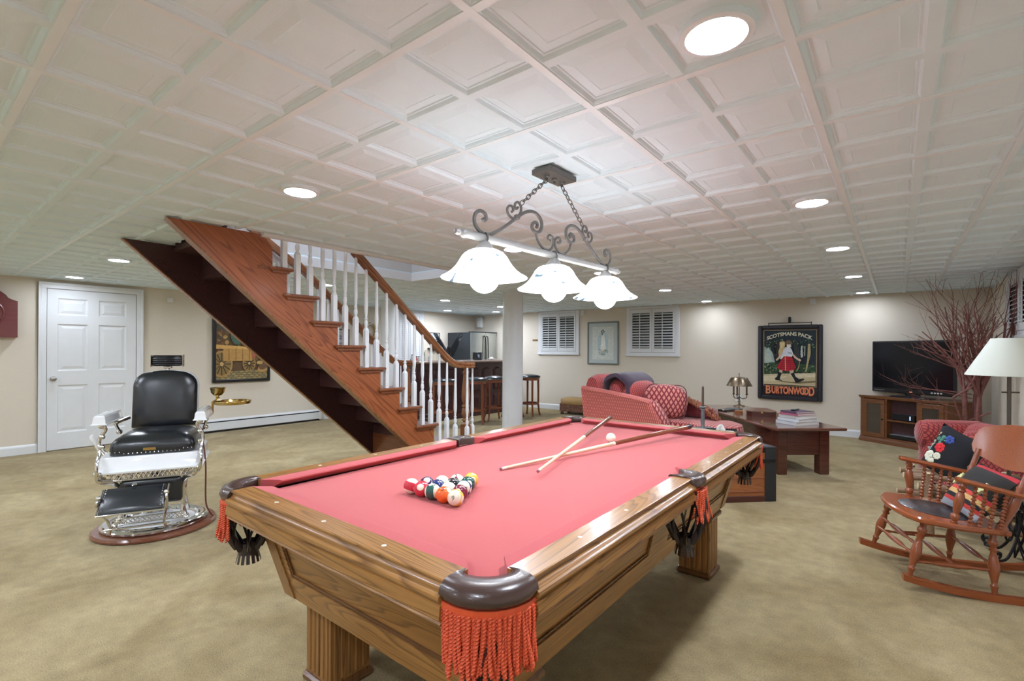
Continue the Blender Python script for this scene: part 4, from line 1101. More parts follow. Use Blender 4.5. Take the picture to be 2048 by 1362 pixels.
# ------------------------------------------------------------------ cues
M['maple'] = wood('cue_maple', (.80, .66, .45), (.66, .50, .32), 'z', 1.0, .25, figure=.2)
M['cuebutt'] = wood('cue_butt_stain', (.30, .09, .035), (.12, .03, .014), 'z', 1.0, .15, coat=.6)
M['tip'] = P('leather_tip', (.30, .12, .14), .8)
def cue(label, a, b, dark):
    a = Vector(a); b = Vector(b); Lc = (b - a).length
    t = thing('pool_cue', label, 'pool cue', a, 0, 'cues lying on the table')
    t.rotation_mode = 'QUATERNION'; t.rotation_quaternion = (b - a).to_track_quat('Z', 'X')
    put('tip', G().lathe([(0, 0), (.0055, .001), (.0065, .004), (.0065, .010)], 14), M['tip'], t)
    put('ferrule', G().lathe([(.0066, .0095), (.0068, .034)], 14), M['ivory'], t)
    put('shaft', G().lathe([(.0068, .0335), (.0078, .3), (.0105, Lc * .5)], 16), M['maple'], t)
    put('joint_collar', G().lathe([(.0110, Lc * .5), (.0110, Lc * .5 + .02)], 16), M['ivory'], t)
    put('butt', G().lathe([(.0108, Lc * .5 + .019), (.0122, Lc * .7), (.0145, Lc * .97)], 16), dark, t)
    put('bumper', G().lathe([(.0147, Lc * .969), (.0150, Lc - .008), (.013, Lc), (0, Lc)], 16), M['black'], t)
cue('pool cue whose dark butt rests on the far rail beside the candlestick', (-1.379, 1.647, .7425), (-1.020, 3.075, .795), M['cuebutt'])
cue('shorter-looking pool cue lying across the other, butt toward the sofa', (-1.166, 1.634, .768), (-1.56, 3.045, .806), M['cuebutt'])
# ================================================================== BARBER CHAIR
bc = thing('barber_chair', 'antique barber chair with black leather, white porcelain arms and chrome base', 'barber chair', (-4.17, 1.17, 0), math.radians(65))
M['plinth'] = wood('barber_plinth_wood', (.24, .09, .05), (.12, .04, .02), 'x', 1.0, .25)
put('plinth', G().lathe([(.345, 0), (.362, .006), (.364, .018), (.352, .030), (.30, .032), (0, .032)], 56), M['plinth'], bc)
base = put('base_ring', G().lathe([(.300, .032), (.312, .040), (.314, .052), (.300, .064), (.280, .068), (.262, .062), (.250, .066), (.238, .060), (.232, .048)], 56, cap=False), M['chrome'], bc)
put('base_plate', G().lathe([(.234, .046), (.12, .056), (.10, .075), (.085, .11), (.06, .13), (0, .13)], 48), M['porc'], bc)
put('pedestal', G().lathe([(.09, .12), (.055, .15), (.05, .30), (.075, .36), (.09, .40)], 24), M['chrome'], bc)
# side frames
for sx in (-1, 1):
    g = G(); x = sx * .185
    g.tube(bez([(x, -.16, .425), (x * .95, -.13, .38), (x * .86, -.06, .33), (x * .86, -.06, .22), (x * .9, -.07, .13), (x * 1.0, -.10, .075)], 6), .016, 8)
    g.tube(bez([(x, .14, .425), (x * .9, .10, .34), (x * .86, .06, .22), (x * .95, .10, .075)], 6), .014, 8)
    g.tube(bez([(sx * .265, -.285, .455), (sx * .255, -.27, .41), (sx * .205, -.215, .385), (sx * .178, -.165, .33), (sx * .172, -.14, .22), (sx * .176, -.145, .12), (sx * .20, -.16, .075)], 6), [.013 + .007 * math.sin(q / 36 * PI * 1.6) ** 2 for q in range(37)], 8)
    g.tube([(x * .88, -.07, .12), (x * .88, .08, .12)], .012, 8); g.sph((x * .9, -.07, .34), .022); g.sph((x * 1.0, -.10, .078), .024)
    put('side_frame', g, M['chrome'], bc, smooth=60)
g = G()
for z in (.395, .448): g.tube([(-.225, -.225, z), (.245, -.225, z)], .006, 8)
for k in range(18):
    xa = -.22 + k * .026; g.tube([(xa, -.225, .398), (xa + .026, -.228, .445)], .005, 6); g.tube([(xa, -.229, .445), (xa + .026, -.225, .398)], .005, 6)
put('lattice_rail', g, M['chrome'], bc, smooth=60)
g = G()
for z in (.085, .125): g.tube([(-.19, -.165, z), (.19, -.165, z)], .006, 8)
for k in range(14):
    xa = -.18 + k * .026; g.tube([(xa, -.165, .088), (xa + .026, -.167, .122)], .004, 6); g.tube([(xa, -.168, .122), (xa + .026, -.165, .088)], .004, 6)
put('lower_lattice', g, M['chrome'], bc, smooth=60)
g = G().box(-.24, .25, -.20, .18, .42, .452, .006); put('seat_carriage', g, M['chrome'], bc)
# porcelain skirt
def ring_(x0, x1, y0, y1, z, c=.03): return [(x0 + c, y0, z), (x1 - c, y0, z), (x1, y0 + c, z), (x1, y1 - c, z), (x1 - c, y1, z), (x0 + c, y1, z), (x0, y1 - c, z), (x0, y0 + c, z)]
g = G().loft([ring_(-.288, .302, -.285, .25, .452), ring_(-.290, .304, -.287, .252, .462), ring_(-.284, .298, -.281, .246, .470), ring_(-.272, .290, -.27, .236, .482), ring_(-.268, .288, -.266, .232, .545), ring_(-.262, .282, -.26, .226, .556)])
put('porcelain_skirt', g, M['porc'], bc, smooth=40)
g = G()
for sx in (-1, 1):      # slight bow-front overlay
    pass
# seat cushion
rings = []
for z, i in ((.556, 0), (.56, -.004), (.60, -.006), (.635, .0), (.660, .022), (.678, .06), (.688, .11), (.69, .17)):
    pts = rrect(.462 - 2 * i, .45 - 2 * i, max(.02, .05 - i * .1), 4, .015, -.015)
    rings.append([(p[0], p[1], z + (.012 * (1 - ((p[0] - .015) / .23) ** 2) if z > .62 else 0)) for p in pts])
seat = put('seat_cushion', G().loft(rings), M['bleather'], bc, smooth=60)
stud = G().sph((0, 0, 0), .0038, 8, 5).mesh('stud'); stud.materials.append(M['chrome'])
for k in range(20):
    put('stud', stud, None, seat, (-.205 + k * .0232, -.247, .572 + (.0 if 2 < k < 17 else .012)))
put('name_plate', G().box(-.035, .035, -.2495, -.2455, .585, .603, .002), M['brass'], seat)
# backrest, leaning a little
g = G(); lean = math.radians(9)
def backring(dy, ins):
    W_, H_ = .392 - 2 * ins, .405 - 2 * ins; pts = []
    x0, x1 = -W_ / 2, W_ / 2
    pts += [(x0, 0 + ins), (x1, 0 + ins)]
    r = .085 - ins * .5
    for k in range(7): a = PI / 2 * k / 6; pts.append((x1 - r + r * math.cos(a) - .0, H_ - r + ins + r * math.sin(a) - .02 * (1 - k / 6)))
    for k in range(1, 6): t = k / 6; pts.append((lerp(x1 - r, x0 + r, t), H_ + ins + .012 * math.sin(PI * t)))
    for k in range(7): a = PI / 2 + PI / 2 * k / 6; pts.append((x0 + r + r * math.cos(a), H_ - r + ins + r * math.sin(a) - .02 * (k / 6)))
    return [(p[0], dy, p[1]) for p in pts]
bk = sb = None
g.loft([backring(.05, .0), backring(.03, -.004), backring(-.012, -.002), backring(-.026, .014), backring(-.036, .045), backring(-.042, .09)])
put('backrest', g, M['bleather'], bc, (.012, .215, .683), (-lean, 0, 0), smooth=60)
g = G().loft([backring(.062, -.010), backring(.050, -.013), backring(.036, -.010), backring(.036, .01)])
put('backrest_shell', g, M['porc'], bc, (.012, .215, .683), (-lean, 0, 0), smooth=60)
# headrest
hp = put('headrest_post', G().tube([(.015, .31, 1.05), (.015, .315, 1.13)], .010, 8).box(-.012, .042, .29, .335, 1.112, 1.128, .004), M['chrome'], bc)
g = G().box(-.082, .112, .272, .330, 1.130, 1.212, .012)
hr = put('headrest', g, M['bleather'], bc, smooth=50)
g = G()
for k in range(5): g.box(-.078, .108, .268, .276, 1.136 + k * .0145, 1.1475 + k * .0145, .004)
put('headrest_pleats', g, M['bleather'], hr, smooth=50)
g = G()
for x in (-.088, .112): g.box(x, x + .006, .262, .335, 1.126, 1.217, .002)
g.box(-.088, .118, .262, .335, 1.213, 1.217); put('headrest_frame', g, M['chrome'], hr)
# arms
for sx, xc in ((-1, -.255), (1, .288)):
    g = G(); w0 = .062
    def ar(z, i): return [(xc - w0 / 2 - i, -.285 - i, z), (xc + w0 / 2 + i, -.285 - i, z), (xc + w0 / 2 + i + .01, .06, z), (xc + w0 / 2 + i - .004, .13 + i, z), (xc - w0 / 2 - i + .004, .13 + i, z), (xc - w0 / 2 - i - .01, .06, z)]
    g.loft([ar(.772, .010), ar(.778, .010), ar(.782, .003), ar(.822, -.002), ar(.832, -.010), ar(.834, -.02)])
    arm = put('armrest', g, M['porc'], bc, smooth=30)
    g = G()
    g.tube(bez([(xc - sx * .01, -.245, .772), (xc - sx * .022, -.24, .735), (xc + sx * .004, -.235, .69), (xc + sx * .012, -.24, .64), (xc + sx * .004, -.262, .58), (xc + sx * .006, -.300, .52), (xc + sx * .002, -.300, .45), (xc - sx * .02, -.25, .42)], 6), [.011] * 43, 8)
    for z, yy in ((.76, -.244), (.69, -.236), (.625, -.243), (.455, -.29)): g.sph((xc - sx * .004, yy, z), .018, 10, 7)
    put('arm_bracket', g, M['chrome'], arm, smooth=60); g = G()
    g.tube(bez([(xc, .09, .772), (xc, .10, .73), (xc - sx * .01, .12, .69), (xc - sx * .02, .15, .66)], 5), .010, 8); g.sph((xc, .10, .735), .018, 10, 7); g.sph((xc - sx * .01, .15, .665), .020, 10, 7)
    g.tube([(xc, .10, .735), (xc - sx * .06, .19, .76)], .012, 8)
    put('arm_bracket', g, M['chrome'], arm, smooth=60)
# lever with white grip
lv = put('reclining_lever', G().tube([(-.30, .20, .46), (-.355, .18, .55)], .010, 8).tube([(-.325, .20, .47), (-.375, .18, .56)], .007, 8), M['chrome'], bc)
put('lever_grip', G().at((-.368, .175, .555), (0, math.radians(-22), 0)).lathe([(.0, -.01), (.014, -.004), (.013, .03), (.019, .055), (.021, .078), (.014, .098), (0, .104)], 16), M['porc'], lv)
# calf pad
rings = []
for y, i in ((.0, 0), (-.02, -.004), (-.034, .006), (-.042, .03)):
    rings.append([(p[0], y, p[1]) for p in rrect(.34 - 2 * i, .175 - 2 * i, .03, 4, 0, 0)])
put('calf_pad', G().loft(rings), M['bleather'], bc, (.005, -.175, .300), (math.radians(8), 0, 0), smooth=60)
# footrest: convex black pad with studs on chrome bars
fr = G(); FX = -.045
rings = []
for k in range(9):
    t = k / 8; y = -.505 + .13 * t; z = .268 + .112 * t + .018 * math.sin(PI * t)
    rings.append([(FX - .156, y, z - .022), (FX + .156, y, z - .022), (FX + .160, y, z - .004), (FX + .153, y, z), (FX - .153, y, z), (FX - .160, y, z - .004)])
ft = put('footrest', fr.loft(rings), M['bleather'], bc, smooth=60)
for sx in (-1, 1):
    for k in range(8):
        t = (k + .5) / 8; put('stud', stud, None, ft, (FX + sx * .146, -.505 + .13 * t, .268 + .112 * t + .018 * math.sin(PI * t) + .001))
g = G()
for sx in (-1, 1):
    x = FX + sx * .170
    g.tube(bez([(x, -.455, .345), (x + sx * .004, -.47, .31), (x + sx * .0, -.43, .25), (x - sx * .02, -.36, .18), (x - sx * .03, -.33, .12), (x - sx * .02, -.30, .075)], 6), .008, 8)
    g.sph((x, -.455, .345), .016, 10, 7); g.tube([(x, -.512, .252), (x, -.37, .375)], .006, 6)
g.tube([(FX - .17, -.512, .251), (FX + .17, -.512, .251)], .006, 8); g.tube([(FX - .17, -.33, .11), (FX + .17, -.33, .11)], .007, 8)
g.lathe([(0, .392), (.016, .392), (.010, .40), (0, .402)], 12, (FX - .01, -.375, 0))
put('footrest_frame', g, M['chrome'], bc, smooth=60)
# strap and cord on the right-hand side
put('power_cord', G().tube(bez([(.285, -.02, .70), (.278, -.06, .64), (.297, -.10, .52), (.305, -.10, .40), (.305, -.10, .20), (.315, -.09, .11), (.345, -.05, .036)], 8), [.0055] * 49, 6), P('brown_cloth_cord', (.14, .05, .03), .7), bc)
# brass shaving-mug tray on a bracket
tr = put('tray_bracket', G().tube([(.325, .12, .775), (.325, .12, .855), (.345, .13, .87)], .008, 8).tube([(.345, .13, .868), (.362, .13, .90)], .006, 8), M['brass'], bc)
put('brass_tray', G().lathe([(0, .0), (.115, .0), (.126, .004), (.130, .022), (.133, .024), (.132, .027), (.126, .024), (.120, .008), (0, .005)], 40), M['brass'], tr, (.455, .13, .835))
put('brass_bowl', G().lathe([(.0, 0), (.018, 0), (.010, .008), (.010, .016), (.030, .024), (.045, .044), (.050, .070), (.055, .078), (.053, .080), (.046, .070), (.040, .046), (.022, .030), (0, .027)], 28), M['brass'], tr, (.358, .13, .885))
# ================================================================== BAR, STOOLS, FRIDGE (far corner)
BX = -6.40
bar = thing('home_bar', 'dark mahogany bar with arched raised panels and a stone top behind the stairs', 'bar counter', (BX, 6.6, 0), math.radians(90))
# local: x along world y, local -y = world +x (room side)
L0, L1 = -1.15, 1.45
put('bar_body', G().box(L0, L1, .012, .50, 0, 1.02), M['bar'], bar, smooth=0)
put('bar_plinth', G().box(L0 - .01, L1 + .01, -.012, .51, 0, .09, .005), M['bar'], bar, smooth=0)
put('bar_top', G().box(L0 - .05, L1 + .05, -.12, .54, 1.03, 1.07, .010), M['granite'], bar)
put('bar_top_edge', G().box(L0 - .03, L1 + .03, -.06, .52, .995, 1.03, .008), M['bar'], bar)
np_ = 8; pw = (L1 - L0) / np_
for k in range(np_):
    xc = L0 + pw * (k + .5); a = pw / 2 - .035
    def arch(i, z0, z1):
        hw = a - i; pts = [(xc - hw, z0 + i), (xc + hw, z0 + i), (xc + hw, z1 - i * .6)]
        for q in range(1, 10): t = q / 10; pts.append((xc + hw * math.cos(PI * t), z1 + .09 * math.sin(PI * t) - i * .6))
        pts.append((xc - hw, z1 - i * .6)); return pts
    for (z0, z1) in ((.47, .84),):
        rs = [[(p[0], y, p[1]) for p in arch(i, z0, z1)] for i, y in ((0, .011), (.0, .004), (.014, .0), (.02, .006), (.045, -.004), (.05, -.004))]
        put('arched_panel', G().loft(rs), M['bar'], bar, smooth=0)
    rs = [[(xc - a + i, y, .14 + i), (xc + a - i, y, .14 + i), (xc + a - i, y, .40 - i), (xc - a + i, y, .40 - i)] for i, y in ((0, .011), (0, .004), (.014, .0), (.02, .006), (.045, -.004))]
    put('lower_panel', G().loft(rs), M['bar'], bar, smooth=0)
sc = thing('side_counter', 'lower dark counter with pale top left of the bar', 'counter', (-6.93, 6.05, 0), math.radians(90))
put('counter_body', G().box(-.24, .34, 0.03, .5, 0, .945), M['bar'], sc, smooth=0)
put('counter_top', G().box(-.26, .35, .01, .5, .945, .975, .006), M['trim'], sc)
put('counter_panel', G().box(-.2, .26, .022, .03, .12, .85, .004), M['bar'], sc)
def stool():
    t = thing('bar_stool', 'x', 'bar stool', (0, 0, 0), 0, 'bar stools along the bar')
    put('seat', G().lathe([(.0, .735), (.17, .735), (.195, .742), (.203, .756), (.196, .772), (.15, .790), (.08, .802), (0, .806)], 28), M['bleather'], t, smooth=60)
    put('seat_ring', G().lathe([(.165, .69), (.185, .69), (.185, .735), (.165, .735)], 28, cap=False), M['stool'], t)
    for k in range(4):
        a = PI / 4 + PI / 2 * k; c_, s_ = math.cos(a), math.sin(a)
        put('leg', G().tube([(c_ * .168, s_ * .168, .735), (c_ * .172, s_ * .172, .45), (c_ * .170, s_ * .170, .22), (c_ * .185, s_ * .185, .08), (c_ * .21, s_ * .21, .006)], [.022, .020, .019, .018, .018], 4, up=(c_, s_, 0)), M['stool'], t, smooth=0)
    put('foot_ring', G().lathe([(.148, .225), (.168, .225), (.170, .235), (.170, .258), (.148, .258)], 28, cap=False), M['stool'], t)
    put('brass_nail', G().lathe([(.204, .741), (.2055, .744), (.204, .747)], 28, cap=False), M['nickel'], t)
    return t
s0 = stool()
sp_ = [((-5.93, 5.63), 'bar stool seen behind the newel post, leftmost of the row'), ((-5.72, 6.17), 'bar stool right of the newel post, second of the row'), ((-5.74, 6.68), 'bar stool half hidden by the white column, third of the row'),
       ((-5.74, 7.22), 'bar stool hidden behind the white column'), ((-5.63, 7.62), 'bar stool showing right of the white column')]
for k, ((x, y), lab) in enumerate(sp_):
    o = s0 if k == 0 else dup(s0)
    o.location = (x, y, 0); o.rotation_euler[2] = .3 + k * .35; o['label'] = lab
# fridge
fz = thing('refrigerator', 'french-door steel refrigerator with black side behind the bar', 'refrigerator', (-7.80, 8.28, 0), math.radians(90))
put('cabinet', G().box(-.43, .43, -.36, .36, .02, 1.66, .008), M['fridge_side'], fz)
for k, (a, b) in enumerate(((-.43, -.003), (.003, .43))):
    pts = []
    for q in range(9):
        t = q / 8; x = lerp(a, b, t); pts.append((x, -.365 - .055 * (1 - (x / .46) ** 2)))
    pts += [(b, -.362), (a, -.362)]
    dr = put('door', G().prism(pts, .62, 1.655, 'z'), M['steel'], fz, smooth=30)
    xh = -.035 if k == 0 else .035
    put('door_handle', G().tube(bez([(xh, -.418, .72), (xh, -.46, .76), (xh, -.475, 1.1), (xh, -.46, 1.54), (xh, -.418, 1.58)], 6), .013, 8), M['black'], dr)
put('freezer_drawer', G().box(-.43, .43, -.41, -.362, .06, .61, .01), M['steel'], fz)
put('hinge_cover', G().prism([(-.43, -.40), (0, -.425), (.43, -.40), (.43, -.3), (-.43, -.3)], 1.66, 1.68, 'z'), M['fridge_side'], fz)
put('water_dispenser', G().box(-.36, -.12, -.425, -.40, .98, 1.22, .006), M['black'], fz)
# eagle figure on the bar
eg = thing('eagle_sculpture', 'black metal eagle with raised wings standing on the bar top', 'sculpture', (-6.46, 6.235, 1.07), math.radians(46))
M['eagle'] = P('black_bronze', (.02, .022, .026), .4, .3)
put('rock_base', G().sph((0, 0, .046), (.07, .05, .045), 9, 5), M['eagle'], eg, smooth=0)
g = G().tube([(0, .03, .05), (0, .01, .13), (0, -.01, .20), (0, -.03, .245), (0, -.055, .26)], [.02, .042, .038, .024, .016], 10).tube([(0, -.055, .262), (0, -.085, .255), (0, -.092, .242)], [.012, .007, .002], 8)
g.tube([(0, .04, .10), (0, .09, .05), (0, .11, .02)], [.02, .03, .012], 8)
put('body', g, M['eagle'], eg, smooth=60)
for sx in (-1, 1):
    wg = G()
    wg.tube(bez([(sx * .03, 0, .19), (sx * .08, .01, .27), (sx * .13, .01, .36), (sx * .22, .0, .50)], 5), [.026, .025, .024, .023, .022, .021, .020, .019, .018, .017, .016, .014, .012, .009, .006, .003], 8, flat=.4)
    for k in range(15):
        t = k / 14; bx_, bz_ = lerp(.04, .19, t), lerp(.19, .46, t); ex, ez = lerp(.05, .27, t), lerp(.03, .50, t ** 1.3)
        wg.tube([(sx * bx_, .005, bz_), (sx * (bx_ + ex) / 2 + sx * .02, .012, (bz_ + ez) / 2), (sx * ex, .015, ez)], [.022, .024, .006], 6, flat=.25)
    put('wing', wg, M['eagle'], eg, smooth=60)
# clutter: bottles, tap, jars on the bar, drying rack, ledge
t = thing('bar_tray', 'small dark picture stand leaning on the bar in front of the fridge', 'sign', (-6.55, 7.15, 1.07), math.radians(95))
put('panel', G().box(-.11, .11, 0, .012, 0, .155, .003), M['black'], t, rot=(math.radians(-8), 0, 0)); put('emblem', G().lathe([(0, -.004), (.035, -.003), (.035, 0), (0, 0)], 18), P('grey_emblem', (.14, .17, .22), .4), t, (0, -.001, .08), (math.radians(82), 0, 0))
put('foot', G().box(-.09, .09, 0, .05, 0, .008), M['black'], t)
t = thing('ashtray', 'small white dish on the bar top left of the column', 'dish', (-6.5, 7.48, 1.07))
put('dish', G().lathe([(0, 0), (.05, 0), (.075, .02), (.078, .03), (.070, .028), (.045, .012), (0, .01)], 20), M['porc'], t); put('contents', G().sph((0, 0, .03), (.045, .04, .022), 10, 6), M['white'], t)
M['amber'] = P('amber_glass', (.28, .07, .03), .1); M['redl'] = P('red_label', (.45, .04, .03), .5)
for k, (x, y, h, mm, lab) in enumerate(((-7.08, 5.92, .19, 'amber', 'squat amber bottle with red label on the lower counter'), (-7.12, 6.04, .16, 'redl', 'red jar with cream label on the lower counter'))):
    t = thing('bottle', lab, 'bottle', (x, y, .975))
    put('body', G().lathe([(0, 0), (.038, 0), (.042, .01), (.042, h * .55), (.02, h * .75), (.013, h * .8), (.013, h)], 18), M[mm], t); put('cap', G().lathe([(.015, h - .01), (.015, h + .014), (0, h + .015)], 14), M['black'], t)
    put('paper_label', G().lathe([(.0428, .02), (.0428, h * .42)], 18, cap=False), M['ivory'], t)
for k, (x, y, h) in enumerate(((-6.72, 5.62, .10), (-6.70, 5.75, .085), (-6.74, 5.88, .11), (-6.72, 6.02, .07))):
    t = thing('glass_jar', ['small clear jar on the bar top, nearest the stairs', 'low clear jar, second on the bar top', 'taller clear jar, third on the bar top', 'shallow glass cup beside the eagle on the bar top'][k], 'jar', (x, y, 1.07), 0, 'little jars on the bar top')
    put('jar_body', G().lathe([(0, 0), (.025, 0), (.03, .01), (.03, h * .7), (.02, h * .8), (.022, h * .85)], 16), P('pale_glass', (.55, .57, .56), .08), t); put('jar_lid', G().lathe([(.024, h * .85), (.024, h), (0, h)], 16), M['nickel'], t)
t = thing('wall_ledge', 'narrow dark ledge on the far wall behind the bar', 'shelf', (XW, 7.42, 1.28), PI / 2)
put('shelf_board', G().box(-.16, .16, -.10, 0, 0, .03, .004), M['mahog'], t); put('shelf_bracket', G().prism([(-.09, 0), (0, 0), (0, -.08)], -.01, .01, 'x'), M['mahog'], t)
t = thing('cream_hanging', 'cream draped cloth hanging on the wall behind the eagle', 'cloth', (XW, 7.42, 1.0), PI / 2)
g = G(); rr = []
for z in (0, .08, .2, .26): rr.append([(-.26 + .52 * q / 24 * 1.0, -.03 - .012 * math.sin(q * 1.4) * (1.3 - z * 2), z) for q in range(25)])
put('drape', g.loft(rr, closed=False, cap=False), P('cream_cloth', (.60, .54, .42), .9), t, smooth=60)
t = thing('small_print', 'small pale framed print left of the fridge', 'picture', (XW, 7.47, 1.43), PI / 2)
put('frame', frame(G(), .30, .22, .012, .015, .002), M['mahog'], t, smooth=0); put('print_sheet', G().box(-.14, .14, -.006, -.003, .01, .21), M['mat_board'], t, smooth=0)
# ================================================================== LOUNGE
# chaise armchair; local x forward, y away from camera (near arm at y=0)
ch = thing('chaise_armchair', 'red diamond-patterned chaise armchair with sloping arms beyond the pool table', 'armchair', (-2.28, 5.38, 0), math.radians(-10))
def armprof(n=10):
    top = bez([(-1.02, 0, .80), (-.6, 0, .765), (-.2, 0, .722), (.0, 0, .685), (.09, 0, .60), (.17, 0, .47), (.22, 0, .30), (.24, 0, .10)], 4)
    return [(p.x, p.z) for p in top]
ap = armprof()
def arm(y0, y1, name='arm'):
    g = G(); rings = []
    prof = [(-.90, .10)] + [(-.96, .30)] + ap
    for y, i in ((y0 + .03, .028), (y0 + .008, .010), (y0, -.0), (y0, -.0), (y1, 0), (y1 - .008 + .0, .0), (y1 - .02, .02)):
        pass
    secs = ((y0 + .045, .035), (y0 + .014, .012), (y0, .035 * 0), (y1 - .03, -.012), (y1, .03))
    for y, i in ((y0 + .01, .06), (y0, .03), (y0 + .02, .006), (y0 + .07, -.006), (y1 - .02, .012), (y1, .05)):
        c = (-.42, .40)
        rings.append([(x - (i if x > .0 else -i * .5), y, max(.08, z - i)) for x, z in prof])
    return g.loft(rings)
put('arm', arm(0, .17), M['sofarib'], ch, smooth=45, label='near arm, ribbed red diamond weave')
put('arm', arm(.76, .92), M['sofa2'], ch, smooth=45)
# diamond front face on near arm
put('arm_front', G().tube([(.012, .085, .672), (.10, .085, .585), (.178, .085, .462), (.228, .085, .30), (.247, .085, .12)], [.055, .078, .082, .082, .08], 14, flat=.35, up=(0, 1, 0)), M['sofa'], ch, smooth=60)
g = G(); rings = []
for x, z in ((-.78, .70), (-.80, .86), (-.84, .93), (-.91, .955), (-.98, .93), (-1.02, .84), (-1.0, .60), (-.93, .10)): rings.append((x, z))
rr = []
for y, s_ in ((.10, .86), (.13, .96), (.20, 1), (.45, 1.0), (.72, 1), (.80, .96), (.83, .86)):
    rr.append([(-.9 + (x + .9) * s_, y, .10 + (z - .10) * (.93 + .07 * s_ if s_ < 1 else 1) * (1 if s_ == 1 else .97)) for x, z in rings])
put('back', G().loft(rr), M['sofa2'], ch, smooth=60)
def cushion(g, c, s, n=3.2, m=(20, 12), squash=1):     # superellipsoid pillow
    rings = []; A, B = m
    for i in range(B + 1):
        ph = -PI / 2 + PI * i / B; cp, sp2 = math.cos(ph), math.sin(ph)
        f = lambda t, e: math.copysign(abs(t) ** e, t)
        rings.append([(c[0] + s[0] * f(cp, 2 / n) * f(math.cos(2 * PI * j / A), 2 / n), c[1] + s[1] * f(cp, 2 / n) * f(math.sin(2 * PI * j / A), 2 / n), c[2] + s[2] * f(sp2, 2 / n if squash else 1)) for j in range(A)])
    return g.loft(rings)
def pillow(w_, t_, h_, side=False, n=12):      # knife-edged square pillow, thickness along y (or x)
    g = G(); rows = []
    def pt(u, v, s_):
        k = max(0, (1 - abs(u) ** 2.6)) ** .55 * max(0, (1 - abs(v) ** 2.6)) ** .55
        pin = 1 - .07 * (1 - abs(u) ** 2) * abs(v) ** 3; pin2 = 1 - .07 * (1 - abs(v) ** 2) * abs(u) ** 3
        a, b, c = u * w_ * pin2, s_ * t_ * k, v * h_ * pin
        return (b, a, c) if side else (a, b, c)
    for s_ in (-1, 1):
        rings = [[pt(-1 + 2 * i / n, -1 + 2 * j / n, s_) for i in range(n + 1)] for j in range(n + 1)]
        g.loft(rings, closed=False, cap=False)
    return g
g = G(); cushion(g, (0, 0, 0), (.16, .30, .24), 2.6); put('back_cushion', g, M['sofa2'], ch, (-.60, .47, .70), (0, math.radians(-14), 0), smooth=60)
g = G(); cushion(g, (0, 0, 0), (.13, .30, .17), 2.6); put('back_cushion', g, M['sofa2'], ch, (-.40, .46, .72), (0, math.radians(-14), 0), smooth=60)
g = G(); pts = rrect(1.72, .60, .05, 4, -.02, .465)
out_ = [(-.80, .18), (.45, .18)] + [(.62, .14)] + [(.60 + .28 * math.cos(a), .45 + .33 * math.sin(a)) for a in [-PI / 2 + PI * k / 12 for k in range(1, 12)]] + [(.62, .76), (.45, .75), (-.80, .75)]
def ins(pts_, i): 
    cx = sum(p[0] for p in pts_) / len(pts_); cy = sum(p[1] for p in pts_) / len(pts_)
    return [(p[0] - math.copysign(min(i, abs(p[0] - cx)), p[0] - cx), p[1] - math.copysign(min(i, abs(p[1] - cy)), p[1] - cy)) for p in pts_]
put('seat_cushion', G().loft([[(p[0], p[1], z) for p in ins(out_, i)] for z, i in ((.30, .03), (.32, 0), (.41, -.004), (.445, .012), (.462, .05), (.466, .09))]), M['sofa'], ch, smooth=50)
put('seat_base', G().loft([[(p[0], p[1], z) for p in ins(out_, i)] for z, i in ((.06, .06), (.08, .03), (.30, .02))]), M['sofa'], ch, smooth=40)
for x, y in ((-.85, .10), (-.85, .80), (.6, .25), (.6, .65)): put('foot', G().lathe([(.025, 0), (.03, .06), (.03, .09)], 12, (x, y, 0)), M['mahog'], ch)
def at_ch(x, y, z): 
    a = math.radians(-10); return (-2.28 + x * math.cos(a) - y * math.sin(a), 5.38 + x * math.sin(a) + y * math.cos(a), z)
# throw over the back cushions
tw = thing('throw_blanket', 'dark plum throw draped over the back of the red armchair', 'blanket', at_ch(-.56, .45, .95), math.radians(-10))
rr = []
for k in range(15):
    a = PI * (k / 14) ; x = .20 * math.cos(a) ; z = -.22 + .245 * math.sin(a) ** .7 if 0 < k < 14 else -.24
    if k < 2: z = -.30 + k * .05
    if k > 12: z = -.12 - (k - 12) * .09
    rr.append((x, z))
g = G(); rings = []
for y, d in ((-.325, -.02), (-.31, .01), (-.15, .016), (0, .02), (.15, .014), (.26, .01)): rings.append([(x * (1 + d), y + .02 * math.sin(k), z + d) for k, (x, z) in enumerate(rr)])
inner = [[(p[0] * .88, p[1], p[2] - .022) for p in r_] for r_ in rings]
full = [r_ + i_[::-1] for r_, i_ in zip(rings, inner)]
put('blanket_fold', G().loft(full), M['throw'], tw, smooth=60)
g = G()
for k in range(12): g.tube([(.185 - .0, -.30 + k * .05, -.28), (.187, -.30 + k * .05, -.33)], .004, 5)
put('blanket_fringe', g, M['throw'], tw)
# big diamond cushion
tw = thing('throw_pillow', 'plump red diamond-patterned pillow sitting upright on the chaise', 'pillow', at_ch(.0, .36, .47), math.radians(-10))
g = G(); cushion(g, (0, 0, .19), (.275, .12, .205), 2.7); put('pillow_cover', g, M['sofa'], tw, rot=(math.radians(-6), 0, 0), smooth=60)
put('piping', G().tube([(p[0], 0, .19 + p[1]) for p in rrect(.545, .40, .10, 6)], .006, 6, closed=True), M['burg'], tw, rot=(math.radians(-6), 0, 0))
tw = thing('fringed_pillow', 'burgundy velvet pillow edged with coppery loop fringe, against the far arm', 'pillow', at_ch(.02, .62, .47), math.radians(-10))
out2 = [(-.12, .0), (.52, .0), (.50, .07), (.36, .13), (.20, .20), (.02, .265), (-.10, .28)]
g = G().loft([[(p[0], y, p[1]) for p in ins(out2, i)] for y, i in ((-.05, .05), (-.035, .012), (0, 0), (.05, .0), (.085, .04))])
put('pillow_cover', g, M['burg'], tw, smooth=50)
g = G()
